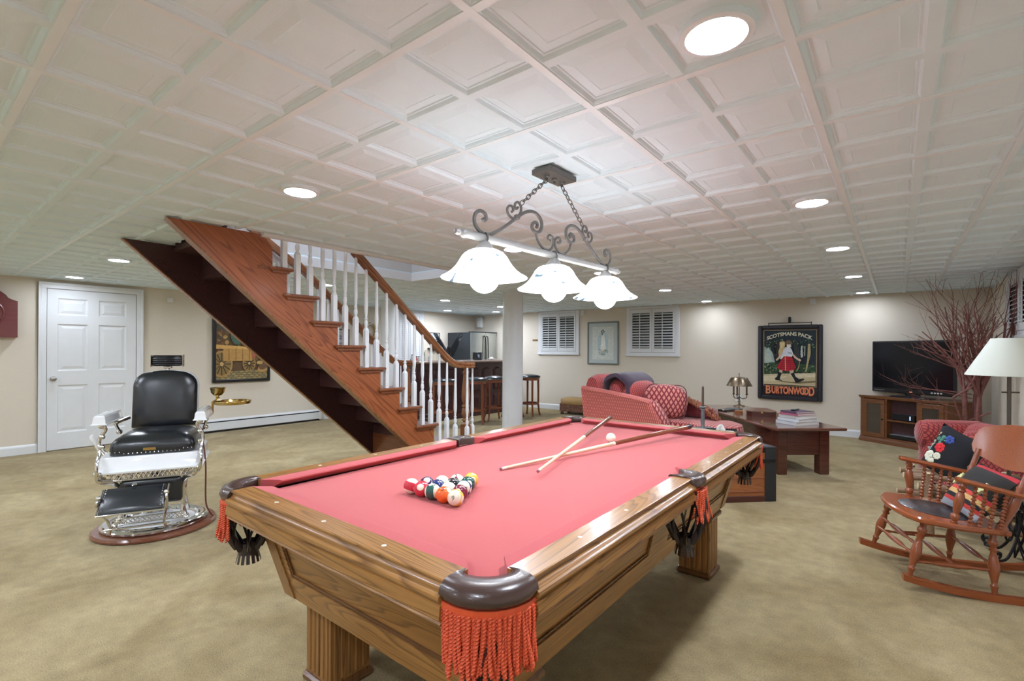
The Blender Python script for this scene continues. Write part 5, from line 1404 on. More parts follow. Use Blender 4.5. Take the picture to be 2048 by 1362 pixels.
for k in range(170):
    t = k / 169; i = min(int(t * 4), 3); P_ = [(.52, .02), (.42, .11), (.24, .185), (.04, .262), (-.10, .285)]; q = t * 4 - i
    x, z = lerp(P_[i][0], P_[i + 1][0], q), lerp(P_[i][1], P_[i + 1][1], q)
    for yy in (-.05, 0, .05):
        dx, dz = random.uniform(-.02, .02), random.uniform(-.01, .02)
        g.tube([(x, yy, z - .01), (x + dx, yy - .02, z + dz), (x + dx * 1.5 + .01, yy - .045, z + dz * .3 - .02)], .007, 5)
o = put('loop_fringe', g, M['fringe'], tw, smooth=60); o['kind'] = 'stuff'
# tan footstool by the back wall
f = thing('footstool', 'tan suede footstool with patterned skirt against the back wall', 'footstool', (-5.05, 8.40, 0), math.radians(8))
g = G(); cushion(g, (0, 0, .255), (.30, .22, .075), 4); put('cushion_top', g, M['suede'], f, smooth=60)
put('stool_body', G().box(-.28, .28, -.2, .2, .06, .22, .01), P('kilim_band', (.17, .08, .05), .9, var=.9, vscale=28), f)
for x in (-.24, .24):
    for y in (-.16, .16): put('foot', G().lathe([(.03, 0), (.035, .03), (.02, .06)], 12, (x, y, 0)), M['mahog'], f)
# ---- trunk
tk = thing('storage_trunk', 'old plank trunk with black leather corners at the end of the pool table', 'trunk', (-.81, 4.60, 0), math.radians(44))
W_, D_, H_ = .56, 1.10, .46
put('trunk_core', G().box(-W_ + .012, -.012, .012, D_ - .012, .01, H_ - .015), M['mahog'], tk, smooth=0)
zs_ = [.012, .085, .20, .315, .435]
for (a, b) in zip(zs_[:-1], zs_[1:]):
    put('plank', G().box(-W_ + .006, -.006, .0, .012, a + .002, b - .002, .002), M['trunk'], tk, smooth=0)
    put('plank', G().box(-.012, .0, .006, D_ - .006, a + .002, b - .002, .002), M['trunk'], tk, smooth=0)
for z in (.085, .20, .315): put('batten', G().box(-W_ + .03, -.07, -.006, .001, z - .006, z + .006, .002), M['stool'], tk, smooth=0)
for z0_, z1_ in ((0.0, .05), (H_ - .045, H_)): put('edge_band', G().box(-W_ - .002, .002, -.008, D_ + .002, z0_, z1_, .004), M['blackiron'] if z0_ else M['mahog'], tk, smooth=0)
put('top_panel', G().box(-W_ + .03, -.03, .03, D_ - .03, H_, H_ + .006, .002), P('grey_trunk_lid', (.10, .095, .10), .45, bump=.5), tk, smooth=0)
for x in (-.095, -W_ - .004): put('corner_leather', G().box(x, x + .099, -.010, .10, 0, H_ + .002, .003), P('black_trunk_leather', (.02, .022, .026), .5, bump=.6, bscale=90), tk, smooth=0)
put('lid_strap', G().box(-.20, -.004, -.0125, -.006, .33, .36, .002), M['blackiron'], tk)
def tkp(x, y): a = math.radians(44); return (-.81 + x * math.cos(a) - y * math.sin(a), 4.60 + x * math.sin(a) + y * math.cos(a), H_ + .006)
cd = thing('candlestick', 'pewter candlestick with a brown taper candle beyond the far rail', 'candlestick', (-1.56, 5.075, H_ + .006))
M['pewter'] = P('pewter', (.26, .28, .30), .35, .8)
put('stem', G().lathe([(0, 0), (.05, 0), (.045, .012), (.022, .022), (.018, .04), (.021, .10), (.017, .20), (.022, .205), (.019, .212), (.030, .226), (.036, .232), (.034, .240), (.017, .240)], 24), M['pewter'], cd)
put('taper_candle', G().lathe([(.0125, .238), (.0115, .43), (.008, .442), (0, .444)], 16), P('brown_wax', (.11, .065, .05), .5), cd)
put('wick', G().tube([(0, 0, .442), (.001, 0, .458)], .0015, 5), M['black'], cd)
ty = thing('serving_tray', 'thin black tray on the trunk beside the candlestick', 'tray', (-1.36, 5.03, H_ + .007), math.radians(30))
put('tray_plate', G().box(-.17, .17, -.12, .12, 0, .008, .003), M['black'], ty)
put('tray_rim', G().box(-.175, .175, -.125, -.118, 0, .02, .003).box(-.175, .175, .118, .125, 0, .02, .003), M['black'], ty)
tp = thing('paper_napkin', 'crumpled white paper on the black tray', 'paper', (-1.37, 5.03, H_ + .0158), math.radians(20))
g = G().tube(bez([(-.03, 0, .012), (-.015, 0, .045), (.005, .01, .05), (.015, 0, .02), (.035, 0, .010)], 5), [.022] * 21, 8, flat=.6); put('folded_sheet', g, M['paper'], tp, smooth=40); put('flat_sheet', G().box(-.03, .12, -.05, .05, 0, .004), M['paper'], tp, smooth=0)
# ---- low walnut table
ct = thing('coffee_table', 'long low dark walnut table with thick legs in front of the pub sign', 'table', (-.95, 5.45, 0), math.radians(40))
TL = 2.12; TW = .72
M['desk_y'] = wood('walnut_table_top', (.17, .065, .04), (.06, .022, .014), 'y', 1.0, .14, coat=.6, figure=.3)
put('tabletop', G().box(-.02, TW, -.02, TL, .472, .50, .008), M['desk_y'], ct)
for x in (.085, TW - .19):
    for y in (.12, TL - .24): put('leg', G().box(x, x + .10, y, y + .10, 0, .472, .005), M['desk'], ct, smooth=0)
g = G().box(.10, TW - .10, .135, .16, .20, .472, .002); put('apron_panel', g, M['desk'], ct, smooth=0)
put('apron_panel', G().box(.10, TW - .10, TL - .18, TL - .155, .20, .472, .002), M['desk'], ct, smooth=0)
for x in (.10, TW - .125): put('apron_panel', G().box(x, x + .025, .16, TL - .18, .20, .472, .002), M['desk_y'], ct, smooth=0)
def ctp(x, y, z=.50): a = math.radians(40); return (-.95 + x * math.cos(a) - y * math.sin(a), 5.45 + x * math.sin(a) + y * math.cos(a), z)
z = .50
bk_cols = [(.55, .56, .58), (.62, .64, .66), (.50, .48, .45), (.45, .12, .20), (.12, .08, .12)]
labs = ['thick pale grey book at the bottom of the stack', 'grey hardback second from the bottom of the stack', 'white-edged book in the middle of the stack', 'book with pinkish cover near the top of the stack', 'dark-covered book on top of the stack']
for k, (w_, d_, h_, rz) in enumerate(((.33, .25, .036, .30), (.31, .24, .030, .42), (.28, .22, .030, .22), (.27, .21, .022, .36), (.25, .20, .018, .28))):
    b_ = thing('book', labs[k], 'book', ctp(.40, .30, z + .0003), math.radians(40) + rz, 'books stacked on the walnut table')
    cm = P('book_cover_%d' % k, bk_cols[k], .4)
    put('pages', G().box(-w_ / 2 + .006, w_ / 2 - .004, -d_ / 2 + .004, d_ / 2 - .004, .003, h_ - .003), M['paper'], b_, smooth=0)
    put('cover', G().box(-w_ / 2, w_ / 2, -d_ / 2, d_ / 2, 0, .003).box(-w_ / 2, w_ / 2, -d_ / 2, d_ / 2, h_ - .003, h_).box(-w_ / 2, -w_ / 2 + .004, -d_ / 2, d_ / 2, 0, h_), cm, b_, smooth=0)
    z += h_ + .0005
t = thing('remote_control', 'black remote control on top of the book stack', 'remote', ctp(.38, .31, z + .001), math.radians(80))
put('case', G().box(-.075, .075, -.02, .02, 0, .016, .006), M['black'], t)
for k in range(5): put('button', G().cbox(-.05 + k * .022, 0, .017, .01, .018, .003), M['white'] if k == 3 else M['nickel'], t)
# hipped wooden box
t = thing('wooden_box', 'hip-lidded dark wooden box between the books and the brass lamp', 'box', ctp(.33, .90), math.radians(40 - 22))
def rr4(hx, hy, z, c=.05): return [(-hx + c, -hy, z), (hx - c, -hy, z), (hx, -hy + c, z), (hx, hy - c, z), (hx - c, hy, z), (-hx + c, hy, z), (-hx, hy - c, z), (-hx, -hy + c, z)]
put('box_body', G().loft([rr4(.155, .10, 0), rr4(.155, .10, .055)]), M['mahog'], t, smooth=0)
put('box_lid', G().loft([rr4(.160, .105, .056), rr4(.160, .105, .066), rr4(.07, .03, .095, .02)]), P('box_lid_wood', (.16, .09, .06), .35), t, smooth=0)
put('box_latch', G().box(-.012, .012, -.108, -.100, .04, .066, .002), M['brass'], t)
t = thing('coaster_stack', 'small stack of light wooden coasters on the table edge', 'coasters', ctp(.20, 1.18), 0)
for k in range(4): put('coaster', G().lathe([(0, 0), (.05, 0), (.05, .007), (0, .007)], 20), M['trunk'], t, (0.002 * (k % 2), 0, k * .008))
for k, (x, y, lab, sx, sy) in enumerate(((.16, 1.42, 'flat black case at the far end of the walnut table', .10, .06), (.30, 1.55, 'dark magazine behind the coasters', .14, .10))):
    t = thing('magazine' if k else 'glasses_case', lab, 'magazine' if k else 'case', ctp(x, y), math.radians(70 + 20 * k))
    put('case_body', G().box(-sx, sx, -sy, sy, 0, .018 - k * .01, .003), M['black'] if not k else P('dark_blue_cover', (.05, .08, .09), .3), t); put('closure', G().box(-sx + .02, sx - .02, -sy - .001, -sy + .004, .004, .010 - k * .004), M['nickel'], t)
# bouillotte lamp
t = thing('table_lamp', 'brass three-arm desk lamp with a metal shade on the far end of the walnut table', 'table lamp', ctp(.58, 1.93), .3)
M['lampm'] = P('tarnished_brass', (.20, .15, .10), .35, .9)
put('lamp_base', G().lathe([(0, 0), (.075, 0), (.07, .012), (.03, .02), (.015, .03), (.011, .06), (.022, .07), (.012, .085), (.010, .14)], 24), M['lampm'], t)
put('stem', G().tube([(0, 0, .12), (0, 0, .42)], .007, 8).lathe([(.014, .41), (.006, .43), (.010, .445), (.004, .46), (0, .475)], 12), M['lampm'], t)
for k in range(3):
    a = k * 2 * PI / 3 + .2; c_, s_ = math.cos(a), math.sin(a)
    put('lamp_arm', G().tube(bez([(0, 0, .13), (c_ * .05, s_ * .05, .105), (c_ * .095, s_ * .095, .12), (c_ * .10, s_ * .10, .16)], 5), .006, 7).lathe([(.006, .155), (.020, .165), (.021, .17), (.011, .172), (.011, .30), (0, .30)], 12, (c_ * .10, s_ * .10, 0)), M['lampm'], t, smooth=60)
put('lamp_shade', G().lathe([(.168, .285), (.168, .29), (.105, .40), (.02, .408), (.02, .403), (.10, .395), (.160, .288)], 36, cap=False), M['lampm'], t)
# ---- pub sign on the back wall: x -1.80..-.89, z .50..1.69
sg = thing('pub_sign', 'black framed pub sign showing a kilted man, hanging on the back wall', 'sign', (-1.347, YB, .50))
W_, H_ = .905, 1.19
put('sign_board', G().box(-W_ / 2 + .03, W_ / 2 - .03, -.035, -.002, .03, H_ - .03), M['black'], sg, smooth=0)
M['signfr'] = P('black_sign_frame', (.018, .018, .026), .35, bump=.3)
put('sign_frame', frame(G(), W_, H_, .060, .07, .014), M['signfr'], sg, smooth=0)
br = put('hanging_bar', G().tube([(-.30, -.04, H_ + .035), (.30, -.04, H_ + .035)], .006, 8).tube([(-.30, -.04, H_ - .01), (-.30, -.04, H_ + .045)], .006, 8).tube([(.30, -.04, H_ - .01), (.30, -.04, H_ + .045)], .006, 8), M['blackiron'], sg)
put('wall_hook', G().box(-.018, .018, -.05, 0, H_ + .035, H_ + .13, .008), M['blackiron'], br)
g = G(); zz = -.0355
x0, x1, z0_, z1_ = -.365, .365, .225, 1.105     # picture panel
def U(u, v): return (lerp(x0, x1, u), lerp(z1_, z0_, v))    # u right, v down, 0..1 (photo panel 220..1015, 240..1075)
def Q(px_, py_): return U((px_ - 222) / 793, (py_ - 240 - (px_ - 222) * .012) / 828)
def lq(pts, c): lay([Q(*p) for p in pts], c)
g.flat([(x0 - .008, z0_ - .008), (x1 + .008, z0_ - .008), (x1 + .008, z1_ + .008), (x0 - .008, z1_ + .008)], zz, (.55, .40, .22))
lay([(x0, z0_), (x1, z0_), (x1, z1_), (x0, z1_)], (.022, .035, .045))
lq([(225, 480), (300, 500), (345, 560), (380, 620), (400, 740), (225, 730)], (.42, .52, .50)); lq([(230, 560), (300, 600), (360, 700), (225, 720)], (.50, .58, .48))
lq([(222, 740), (400, 720), (700, 740), (1012, 760), (1012, 900), (222, 920)], (.045, .09, .04))
rs_ = random.Random(3)
for k in range(300):
    x = rs_.uniform(235, 1000); y = rs_.uniform(380, 620) if k % 2 else rs_.uniform(730, 880)
    if 225 < x < 400 and 520 < y < 700: continue
    c = rs_.choice([(.05, .12, .05), (.10, .20, .08), (.16, .24, .10), (.03, .07, .05), (.07, .14, .10), (.25, .32, .16), (.04, .05, .06), (.02, .035, .04)])
    lay(ell(*Q(x, y), rs_.uniform(.006, .024), rs_.uniform(.004, .014), 8, rs_.uniform(0, 3)), c)
lq([(355, 390), (372, 400), (385, 520), (400, 600), (420, 700), (395, 700), (370, 580), (350, 470)], (.03, .03, .025))
lq([(430, 400), (480, 400), (470, 700), (410, 740), (420, 600)], (.035, .03, .028)); lq([(900, 450), (935, 450), (940, 600), (915, 700), (880, 860), (860, 860), (890, 680)], (.42, .34, .16))
lq([(800, 480), (815, 480), (830, 640), (800, 655), (790, 600)], (.5, .55, .5)); lq([(850, 480), (862, 490), (858, 620), (845, 630)], (.45, .5, .45)); lq([(690, 400), (720, 400), (780, 560), (790, 740), (700, 740)], (.035, .04, .04))
lq([(222, 905), (500, 890), (1012, 870), (1012, 1066), (222, 1050)], (.55, .46, .28)); lq([(222, 930), (480, 915), (600, 930), (400, 1000), (222, 1010)], (.66, .58, .38)); lq([(620, 900), (1010, 885), (1010, 930), (700, 950)], (.68, .60, .42))
lq([(430, 1000), (700, 1010), (1010, 985), (1010, 1010), (760, 1035), (520, 1015)], (.20, .15, .07))
# the walking man
lq([(470, 420), (510, 405), (550, 410), (560, 460), (545, 520), (500, 600), (485, 680), (465, 640), (455, 560), (475, 500)], (.58, .44, .20)); lq([(480, 430), (545, 420), (540, 470), (490, 520)], (.72, .60, .32))
lq([(460, 850), (520, 860), (490, 930), (480, 975), (535, 1000), (410, 985), (402, 965), (440, 930)], (.012, .012, .016)); lq([(630, 870), (690, 860), (720, 930), (770, 965), (840, 955), (850, 975), (770, 1015), (715, 1020), (700, 975)], (.012, .012, .016))
lq([(475, 830), (525, 845), (515, 880), (465, 865)], (.62, .44, .30)); lq([(620, 840), (690, 830), (690, 870), (640, 890)], (.62, .44, .30))
lq([(545, 625), (655, 635), (690, 700), (725, 800), (700, 830), (600, 850), (500, 840), (430, 800), (480, 720)], (.50, .015, .03))
for k in range(5): lq([(500 - k * 14 + 20, 690 + k * 30), (680 + k * 10, 695 + k * 27), (682 + k * 10, 701 + k * 27), (498 - k * 14 + 20, 697 + k * 30)], (.16, .01, .02))
lq([(556, 628), (566, 628), (572, 845), (560, 845)], (.70, .45, .25))
for x in (510, 610, 655): lq([(x + 20, 635), (x + 26, 635), (x + (x - 560) * .5 + 8, 835), (x + (x - 560) * .5, 835)], (.22, .01, .02))
lq([(560, 495), (620, 485), (660, 530), (685, 600), (660, 640), (545, 625), (500, 680), (485, 670), (510, 600), (530, 540)], (.72, .74, .78)); lq([(600, 560), (670, 580), (655, 600), (610, 585)], (.35, .38, .42))
lq([(480, 600), (510, 560), (520, 600), (480, 660), (430, 700), (415, 685), (455, 640)], (.66, .48, .34)); lq([(665, 600), (690, 600), (740, 650), (800, 680), (798, 705), (770, 700), (700, 655)], (.68, .50, .36))
lq([(580, 440), (650, 445), (645, 490), (615, 500), (585, 485)], (.66, .46, .36)); lq([(590, 465), (650, 470), (640, 500), (600, 505), (585, 490)], (.78, .76, .72)); lq([(560, 420), (590, 390), (640, 395), (672, 440), (560, 448)], (.20, .12, .07)); lq([(556, 436), (676, 440), (672, 452), (558, 450)], (.10, .14, .09))
lq([(775, 705), (785, 705), (770, 800), (735, 860), (730, 850), (760, 790)], (.45, .30, .14))
pic = put('painted_scene', g, M['paint'], sg, smooth=0, fix=False)
def arc_text(txt, size, cx, base, width, sag, matl, parent, yy, sq=None, name='lettering'):
    cu = bpy.data.curves.new('t', 'FONT'); cu.body = txt; cu.size = size; cu.align_x = 'CENTER'; cu.extrude = .0008; cu.offset = .0016 if sq is None else sq
    o = bpy.data.objects.new('t', cu); col.objects.link(o); dg = bpy.context.evaluated_depsgraph_get()
    me = bpy.data.meshes.new_from_object(o.evaluated_get(dg)); bpy.data.objects.remove(o)
    xs_ = [v.co.x for v in me.vertices]; k = width / (max(xs_) - min(xs_)); mid = (max(xs_) + min(xs_)) / 2
    for v in me.vertices:
        x = (v.co.x - mid) * k; zv = v.co.y; u_ = x / (width / 2)
        v.co = Vector((cx + x, yy - v.co.z, base + zv + sag * (1 - u_ * u_)))
    me.materials.append(matl); return put(name, me, None, parent)
arc_text('SCOTSMANS PACK', .082, -.005, .950, .64, .075, P('cream_letters', (.72, .70, .52), .6), sg, -.0425, .0025)
RE, OR = P('red_letter_edge', (.62, .05, .025), .6), P('orange_letters', (.80, .30, .13), .6)
for dz, dx, mt_, yy, of_, nm_ in ((0, .003, RE, -.0365, .009, 'lettering_outline'), (.004, 0, OR, -.040, .003, 'lettering')):
    arc_text('B', .185, -.300 + dx, .088 + dz, .072, 0, mt_, sg, yy, of_, nm_)
    arc_text('URTONW', .150, -.050 + dx, .100 + dz, .405, 0, mt_, sg, yy, of_, nm_)
    arc_text('O', .150, .187 + dx, .100 + dz, .082, 0, mt_, sg, yy, of_, nm_)
    arc_text('O', .150, .228 + dx, .100 + dz, .082, 0, mt_, sg, yy - .0003, of_, nm_)
    arc_text('D', .185, .306 + dx, .088 + dz, .072, 0, mt_, sg, yy, of_, nm_)
# ================================================================== TV CORNER AND RIGHT SIDE
A32 = math.radians(-32)
tv0 = (-.41, 8.58, 0)
co = thing('tv_console', 'brown wooden television console with two glass doors in the corner', 'tv stand', tv0, A32)
foot = [(-.02, -.02), (1.09, -.02), (1.20, .33), (1.02, .60), (.35, .16), (.0, -.0 + .10)]
foot = [(0, 0), (1.07, 0), (1.17, .36), (.93, .52), (.16, .08)]
def grow(p, k): 
    cx, cy = .62, .2; return [(cx + (x - cx) * (1 + k), cy + (y - cy) * (1 + k * 1.8)) for x, y in p]
put('console_top', G().loft([[(x, y, z_) for x, y in grow(foot, k)] for z_, k in ((.615, .0), (.622, .02), (.632, .024), (.636, .034), (.652, .036), (.655, .030))]), M['tvw'], co, smooth=30)
put('console_base', G().loft([[(x, y, z_) for x, y in grow(foot, k)] for z_, k in ((0, .03), (.04, .03), (.055, .012), (.075, .010))]), M['tvw'], co, smooth=30)
g = G(); inn = [(1.03, .03), (1.14, .36), (.92, .48), (.17, .07), (.05, .03)]
g.prism([(1.035, .0), (1.07, 0), (1.17, .36), (.93, .52), (.16, .08), (0, 0), (.045, 0), (.05, .02), (.17, .085), (.925, .495), (1.145, .355)], .075, .615, 'z')
put('console_carcass', g, M['tvw'], co, smooth=0)
put('back_panel', G().prism([(.35, .10), (1.10, .30), (1.09, .34), (.35, .13)], .075, .6, 'z'), M['bar'], co, smooth=0)
for x in (.335, .725): put('divider', G().box(x, x + .022, .0, .14, .075, .615), M['tvw'], co, smooth=0)
put('console_shelf', G().box(.357, .725, .004, .20, .325, .345), M['tvw'], co, smooth=0)
put('console_floor', G().box(.05, 1.03, .004, .20, .075, .088), M['tvw'], co, smooth=0)
M['smoke'] = P('smoked_glass', (.075, .06, .045), .10, spec=.6, var=.3, vscale=4)
for (a, b, kx) in ((.045, .335, .310), (.747, 1.035, .775)):
    g = G().box(a, b, -.012, .002, .085, .14, .002).box(a, b, -.012, .002, .55, .608, .002).box(a, a + .052, -.012, .002, .14, .55, .002).box(b - .052, b, -.012, .002, .14, .55, .002)
    d_ = put('door', g, M['tvw'], co, smooth=0)
    put('glass_pane', G().box(a + .05, b - .05, -.006, -.003, .138, .552), M['smoke'], d_, smooth=0)
    put('knob', G().at((kx, -.012, .34), (PI / 2, 0, 0)).lathe([(.005, 0), (.005, .008), (.010, .012), (.008, .020), (0, .021)], 12), M['blackiron'], d_)
def cop(x, y, z): return (tv0[0] + x * math.cos(A32) - y * math.sin(A32), tv0[1] + x * math.sin(A32) + y * math.cos(A32), z)
for (x, y, z, w_, h_, lab, nm) in ((.54, .10, .345, .29, .085, 'black cable box with blue light on the console shelf', 'cable_box'), (.54, .09, .088, .33, .055, 'silver and black disc player in the bottom of the console', 'disc_player')):
    t = thing(nm, lab, 'electronics', cop(x, y, z + .0005), A32)
    put('case', G().box(-w_ / 2, w_ / 2, -.07, .05, 0.004, h_, .004), M['black'], t)
    for sx in (-1, 1): put('foot', G().cbox(sx * w_ * .4, -.04, .002, .02, .02, .004), M['black'], t)
    if nm == 'cable_box': put('display', G().box(w_ * .30, w_ * .33, -.0715, -.07, .02, .07), P('blue_display', (.1, .2, .6), .4, emis=(.25, .5, 1), es=2.5), t)
    else: put('face_plate', G().box(-w_ / 2, w_ / 2, -.072, .05, h_, h_ + .004), P('silver_lid', (.45, .5, .54), .3, .6), t)
tv = thing('television', 'large black flat-screen television on the wooden console', 'television', cop(.585, .14, .655), A32)
put('stand_foot', G().loft([[(p[0], p[1], z_) for p in rrect(.50 - i, .20 - i * .4, .05, 4)] for z_, i in ((0.0005, 0), (.010, 0), (.016, .03))]), M['black'], tv)
put('stand_neck', G().box(-.09, .09, .0, .03, .012, .10, .004), M['black'], tv)
g = G().box(-.505, .505, -.028, .025, .055, .77, .010); put('tv_body', g, M['black'], tv)
put('tv_screen', G().box(-.482, .482, -.030, -.0275, .115, .745), M['screen'], tv, smooth=0)
put('bezel_light', G().box(-.01, .02, -.031, -.029, .078, .084), P('amber_led', (.6, .15, .05), .4, emis=(1, .3, .1), es=1.0), tv, smooth=0)
for k in range(7): put('bezel_button', G().cbox(-.46 + k * .02, -.029, .085, .011, .003, .003), M['white'], tv, smooth=0)
g = G()
for k in range(4): g.box(.24 + k * .035, .262 + k * .035, -.031, -.029, .082, .096)
put('energy_sticker', g, M['white'], tv, smooth=0)
# ---- tall branches in the corner
rb = random.Random(11)
br = thing('branch_bundle', 'bundle of bare red-brown branches standing in the corner, reaching the ceiling', 'branches', (.70, 6.95, 0))
def clampb(p): return Vector((min(max(p.x, -.9), .235), min(max(p.y, -.9), .9), min(p.z, CEIL - .02)))
def grow_branch(g, p, d, r, L_, depth):
    pts = [p]; rs = [r]; n = 6; q = p.copy(); dd = d.copy()
    for k in range(n):
        dd = (dd + Vector((rb.uniform(-.22, .22), rb.uniform(-.22, .22), rb.uniform(-.08, .12))) * .55).normalized()
        q = clampb(q + dd * L_ / n); pts.append(q); rs.append(r * (1 - .55 * (k + 1) / n))
    pts2 = [pts[0]]
    rs2 = [rs[0]]
    for a, b in zip(pts[1:], rs[1:]):
        if (a - pts2[-1]).length > 1e-3: pts2.append(a); rs2.append(b)
    if len(pts2) < 2: return
    g.tube(pts2, rs2, 5 if r > .006 else 4)
    if depth > 0:
        for k in range(3 if depth > 1 else 2):
            i = rb.randint(2, len(pts2) - 1); s_ = Vector((rb.uniform(-1, 1), rb.uniform(-1, .6), rb.uniform(-.1, .9))).normalized()
            nd_ = (dd * .9 + s_ * .9).normalized()
            grow_branch(g, pts2[i], nd_, rs2[i] * .68, L_ * rb.uniform(.45, .68), depth - 1)
for k in range(8):
    a = rb.uniform(0, 2 * PI); g = G()
    p0 = Vector((.05 * math.cos(a) - .06, .05 * math.sin(a), .01)); tgt = Vector((rb.uniform(-.50, .30), rb.uniform(-.45, .35), 2.0))
    mid = Vector((p0.x * 1.3, p0.y * 1.3, rb.uniform(.75, 1.0)))
    g.tube([p0, (p0 + mid) / 2 + Vector((rb.uniform(-.03, .03), rb.uniform(-.03, .03), 0)), mid], [.024, .021, .018], 7)
    for q in range(3):
        d = (tgt - mid + Vector((rb.uniform(-.35, .3), rb.uniform(-.3, .3), rb.uniform(-.4, .2)))).normalized()
        grow_branch(g, mid, d, .0125, rb.uniform(.65, 1.05), 2)
    put('branch', g, M['branch'], br, smooth=60)
for q in range(5):
    g = G(); h = rb.uniform(.55, 1.1); grow_branch(g, Vector((-.08, -.02, h)), Vector((-.8, -.1, rb.uniform(.0, .7))).normalized(), .007, .5, 2); put('branch', g, M['branch'], br, smooth=60)
g = G().tube([(-.16, -.05, .55), (-.23, -.10, .80), (-.06, -.05, .93)], .010, 6).tube([(-.10, -.04, .56), (.06, -.08, .66)], .008, 6); put('branch', g, M['branch'], br)
put('cut_end', G().at((-.03, -.10, .42), (math.radians(75), 0, .2)).lathe([(0, 0), (.030, 0), (.034, -.01), (.034, -.06)], 16), P('fresh_cut_wood', (.62, .42, .22), .7), br)
# ---- floor lamp
lp = thing('floor_lamp', 'tall metal floor lamp with a cream cone shade at the right edge', 'floor lamp', (.635, 4.90, 0))
M['polem'] = P('bronze_pole', (.13, .115, .10), .4, .7)
put('lamp_foot', G().lathe([(0, 0), (.13, 0), (.13, .012), (.03, .022), (.014, .03)], 32), M['polem'], lp)
put('pole', G().cbox(0, 0, .62, .022, .022, 1.22, .004), M['polem'], lp)
put('cross_bar', G().tube([(-.04, -.02, .985), (.055, .03, .985)], .006, 8), M['polem'], lp)
put('lamp_shade', G().lathe([(.238, 1.105), (.238, 1.11), (.100, 1.368), (.098, 1.371), (.096, 1.366), (.233, 1.107)], 48, cap=False), M['shade'], lp, smooth=60)
put('shade_ring', G().lathe([(.098, 1.358), (.0, 1.362)], 24).tube([(0, 0, 1.2), (0, 0, 1.37)], .005, 6), M['polem'], lp)
# ---- second red armchair, mostly hidden
ac = thing('red_armchair', 'red diamond-patterned armchair half hidden behind the rocking chair', 'armchair', (.535, 5.82, 0), math.radians(205))
for sy in (-1, 1):
    g = G(); rr = []
    for x, s_ in ((-.26, .9), (-.23, 1), (.10, 1.02), (.19, 1), (.235, .93), (.25, .8)):
        rr.append([(x, sy * .33 + .10 * s_ * math.cos(a), .50 + .13 * s_ * math.sin(a)) for a in [2 * PI * k / 16 for k in range(16)]])
    g.loft(rr); g.box(-.26, .22, sy * .33 - .085, sy * .33 + .085, .06, .50, .02)
    put('arm', g, M['sofa2'], ac, smooth=50)
g = G(); cushion(g, (0, 0, 0), (.13, .34, .22), 3); put('backrest', g, M['sofa2'], ac, (-.15, 0, .42), (0, math.radians(-10), 0), smooth=60)
g = G(); cushion(g, (.02, 0, .40), (.20, .24, .09), 4); put('seat_cushion', g, M['sofa2'], ac, smooth=60)
put('seat_base', G().box(-.26, .20, -.3, .3, .06, .34, .02), M['sofa2'], ac)
for x in (-.2, .15):
    for y in (-.3, .3): put('foot', G().lathe([(.02, 0), (.028, .07)], 10, (x, y, 0)), M['mahog'], ac)
# ---- twig bench
tb = thing('twig_bench', 'rustic low bench of bark-covered twigs behind the rocking chair', 'bench', (.40, 4.66, 0), math.radians(12))
def log(a, b, r, name='log', cut=True):
    A_, B_ = Vector(a), Vector(b); mid = (A_ + B_) / 2 + Vector((rb.uniform(-.01, .01), rb.uniform(-.01, .01), rb.uniform(-.008, .008)))
    o = put(name, G().tube([A_, A_.lerp(mid, .5) + Vector((0, .004, .004)), mid, mid.lerp(B_, .5), B_], [r, r * .94, r * .98, r * .92, r * .95], 9), M['twig'], tb, smooth=50)
    if cut:
        d = (B_ - A_).normalized()
        put('cut_face', G().tube([A_ - d * .001, A_ - d * .003], [r * .93, r * .85], 9), P('cut_end_wood', (.60, .46, .28), .8) if 'cut_end_wood' not in bpy.data.materials else bpy.data.materials['cut_end_wood'], o)
    return o
for k, (z_, y_, r) in enumerate(((.10, -.16, .02), (.19, -.18, .024), (.265, -.15, .022), (.33, -.17, .026), (.375, -.12, .02), (.36, .02, .022), (.365, .12, .022), (.36, .20, .022), (.20, .20, .02))): log((-.32 - .02 * (k % 3), y_, z_), (.34, y_ + .03 * ((k * 7) % 3 - 1), z_ + .02 * ((k * 5) % 3 - 1)), r)
log((-.25, -.19, .16), (.30, -.15, .36), .020); log((-.20, -.14, .34), (.3, -.17, .12), .018)
for x, y in ((-.27, -.20), (.28, -.20), (-.27, .23), (.28, .23)): log((x, y, .43 if y < 0 and x < 0 else .40), (x + .01, y, .0), .026, 'leg_post')
fp_ = thing('floral_pillow', 'black pillow embroidered with red, white and blue flowers on the twig bench', 'pillow', (.315, 4.60, .375), math.radians(-42))
g = pillow(.205, .075, .215)
PR = (math.radians(-14), math.radians(20), 0)
pc = put('pillow_cover', g, P('black_wool', (.008, .008, .012), .9, bump=.5, bscale=300), fp_, (0, 0, .165), PR, smooth=60)
pc.scale = (.80, .80, .82)
def petals(name, cx, cz, r, n, c, yy=-.078):
    g = G()
    for k in range(n):
        a = 2 * PI * k / n; g.sph((cx + r * .6 * math.cos(a), yy, cz + r * .6 * math.sin(a)), (r * .42, .006, r * .42), 8, 5)
    g.sph((cx, yy - .002, cz), (r * .3, .008, r * .3), 8, 5)
    put(name, g, P('yarn_' + name + str(int(cx * 1000)), c, .85, bump=.6, bscale=300), pc, smooth=60)
petals('flower', -.075, .02, .045, 7, (.75, .03, .04), -.070); petals('flower', -.105, -.085, .055, 9, (.78, .78, .62), -.062); petals('flower', -.06, -.055, .032, 8, (.78, .76, .6), -.072)
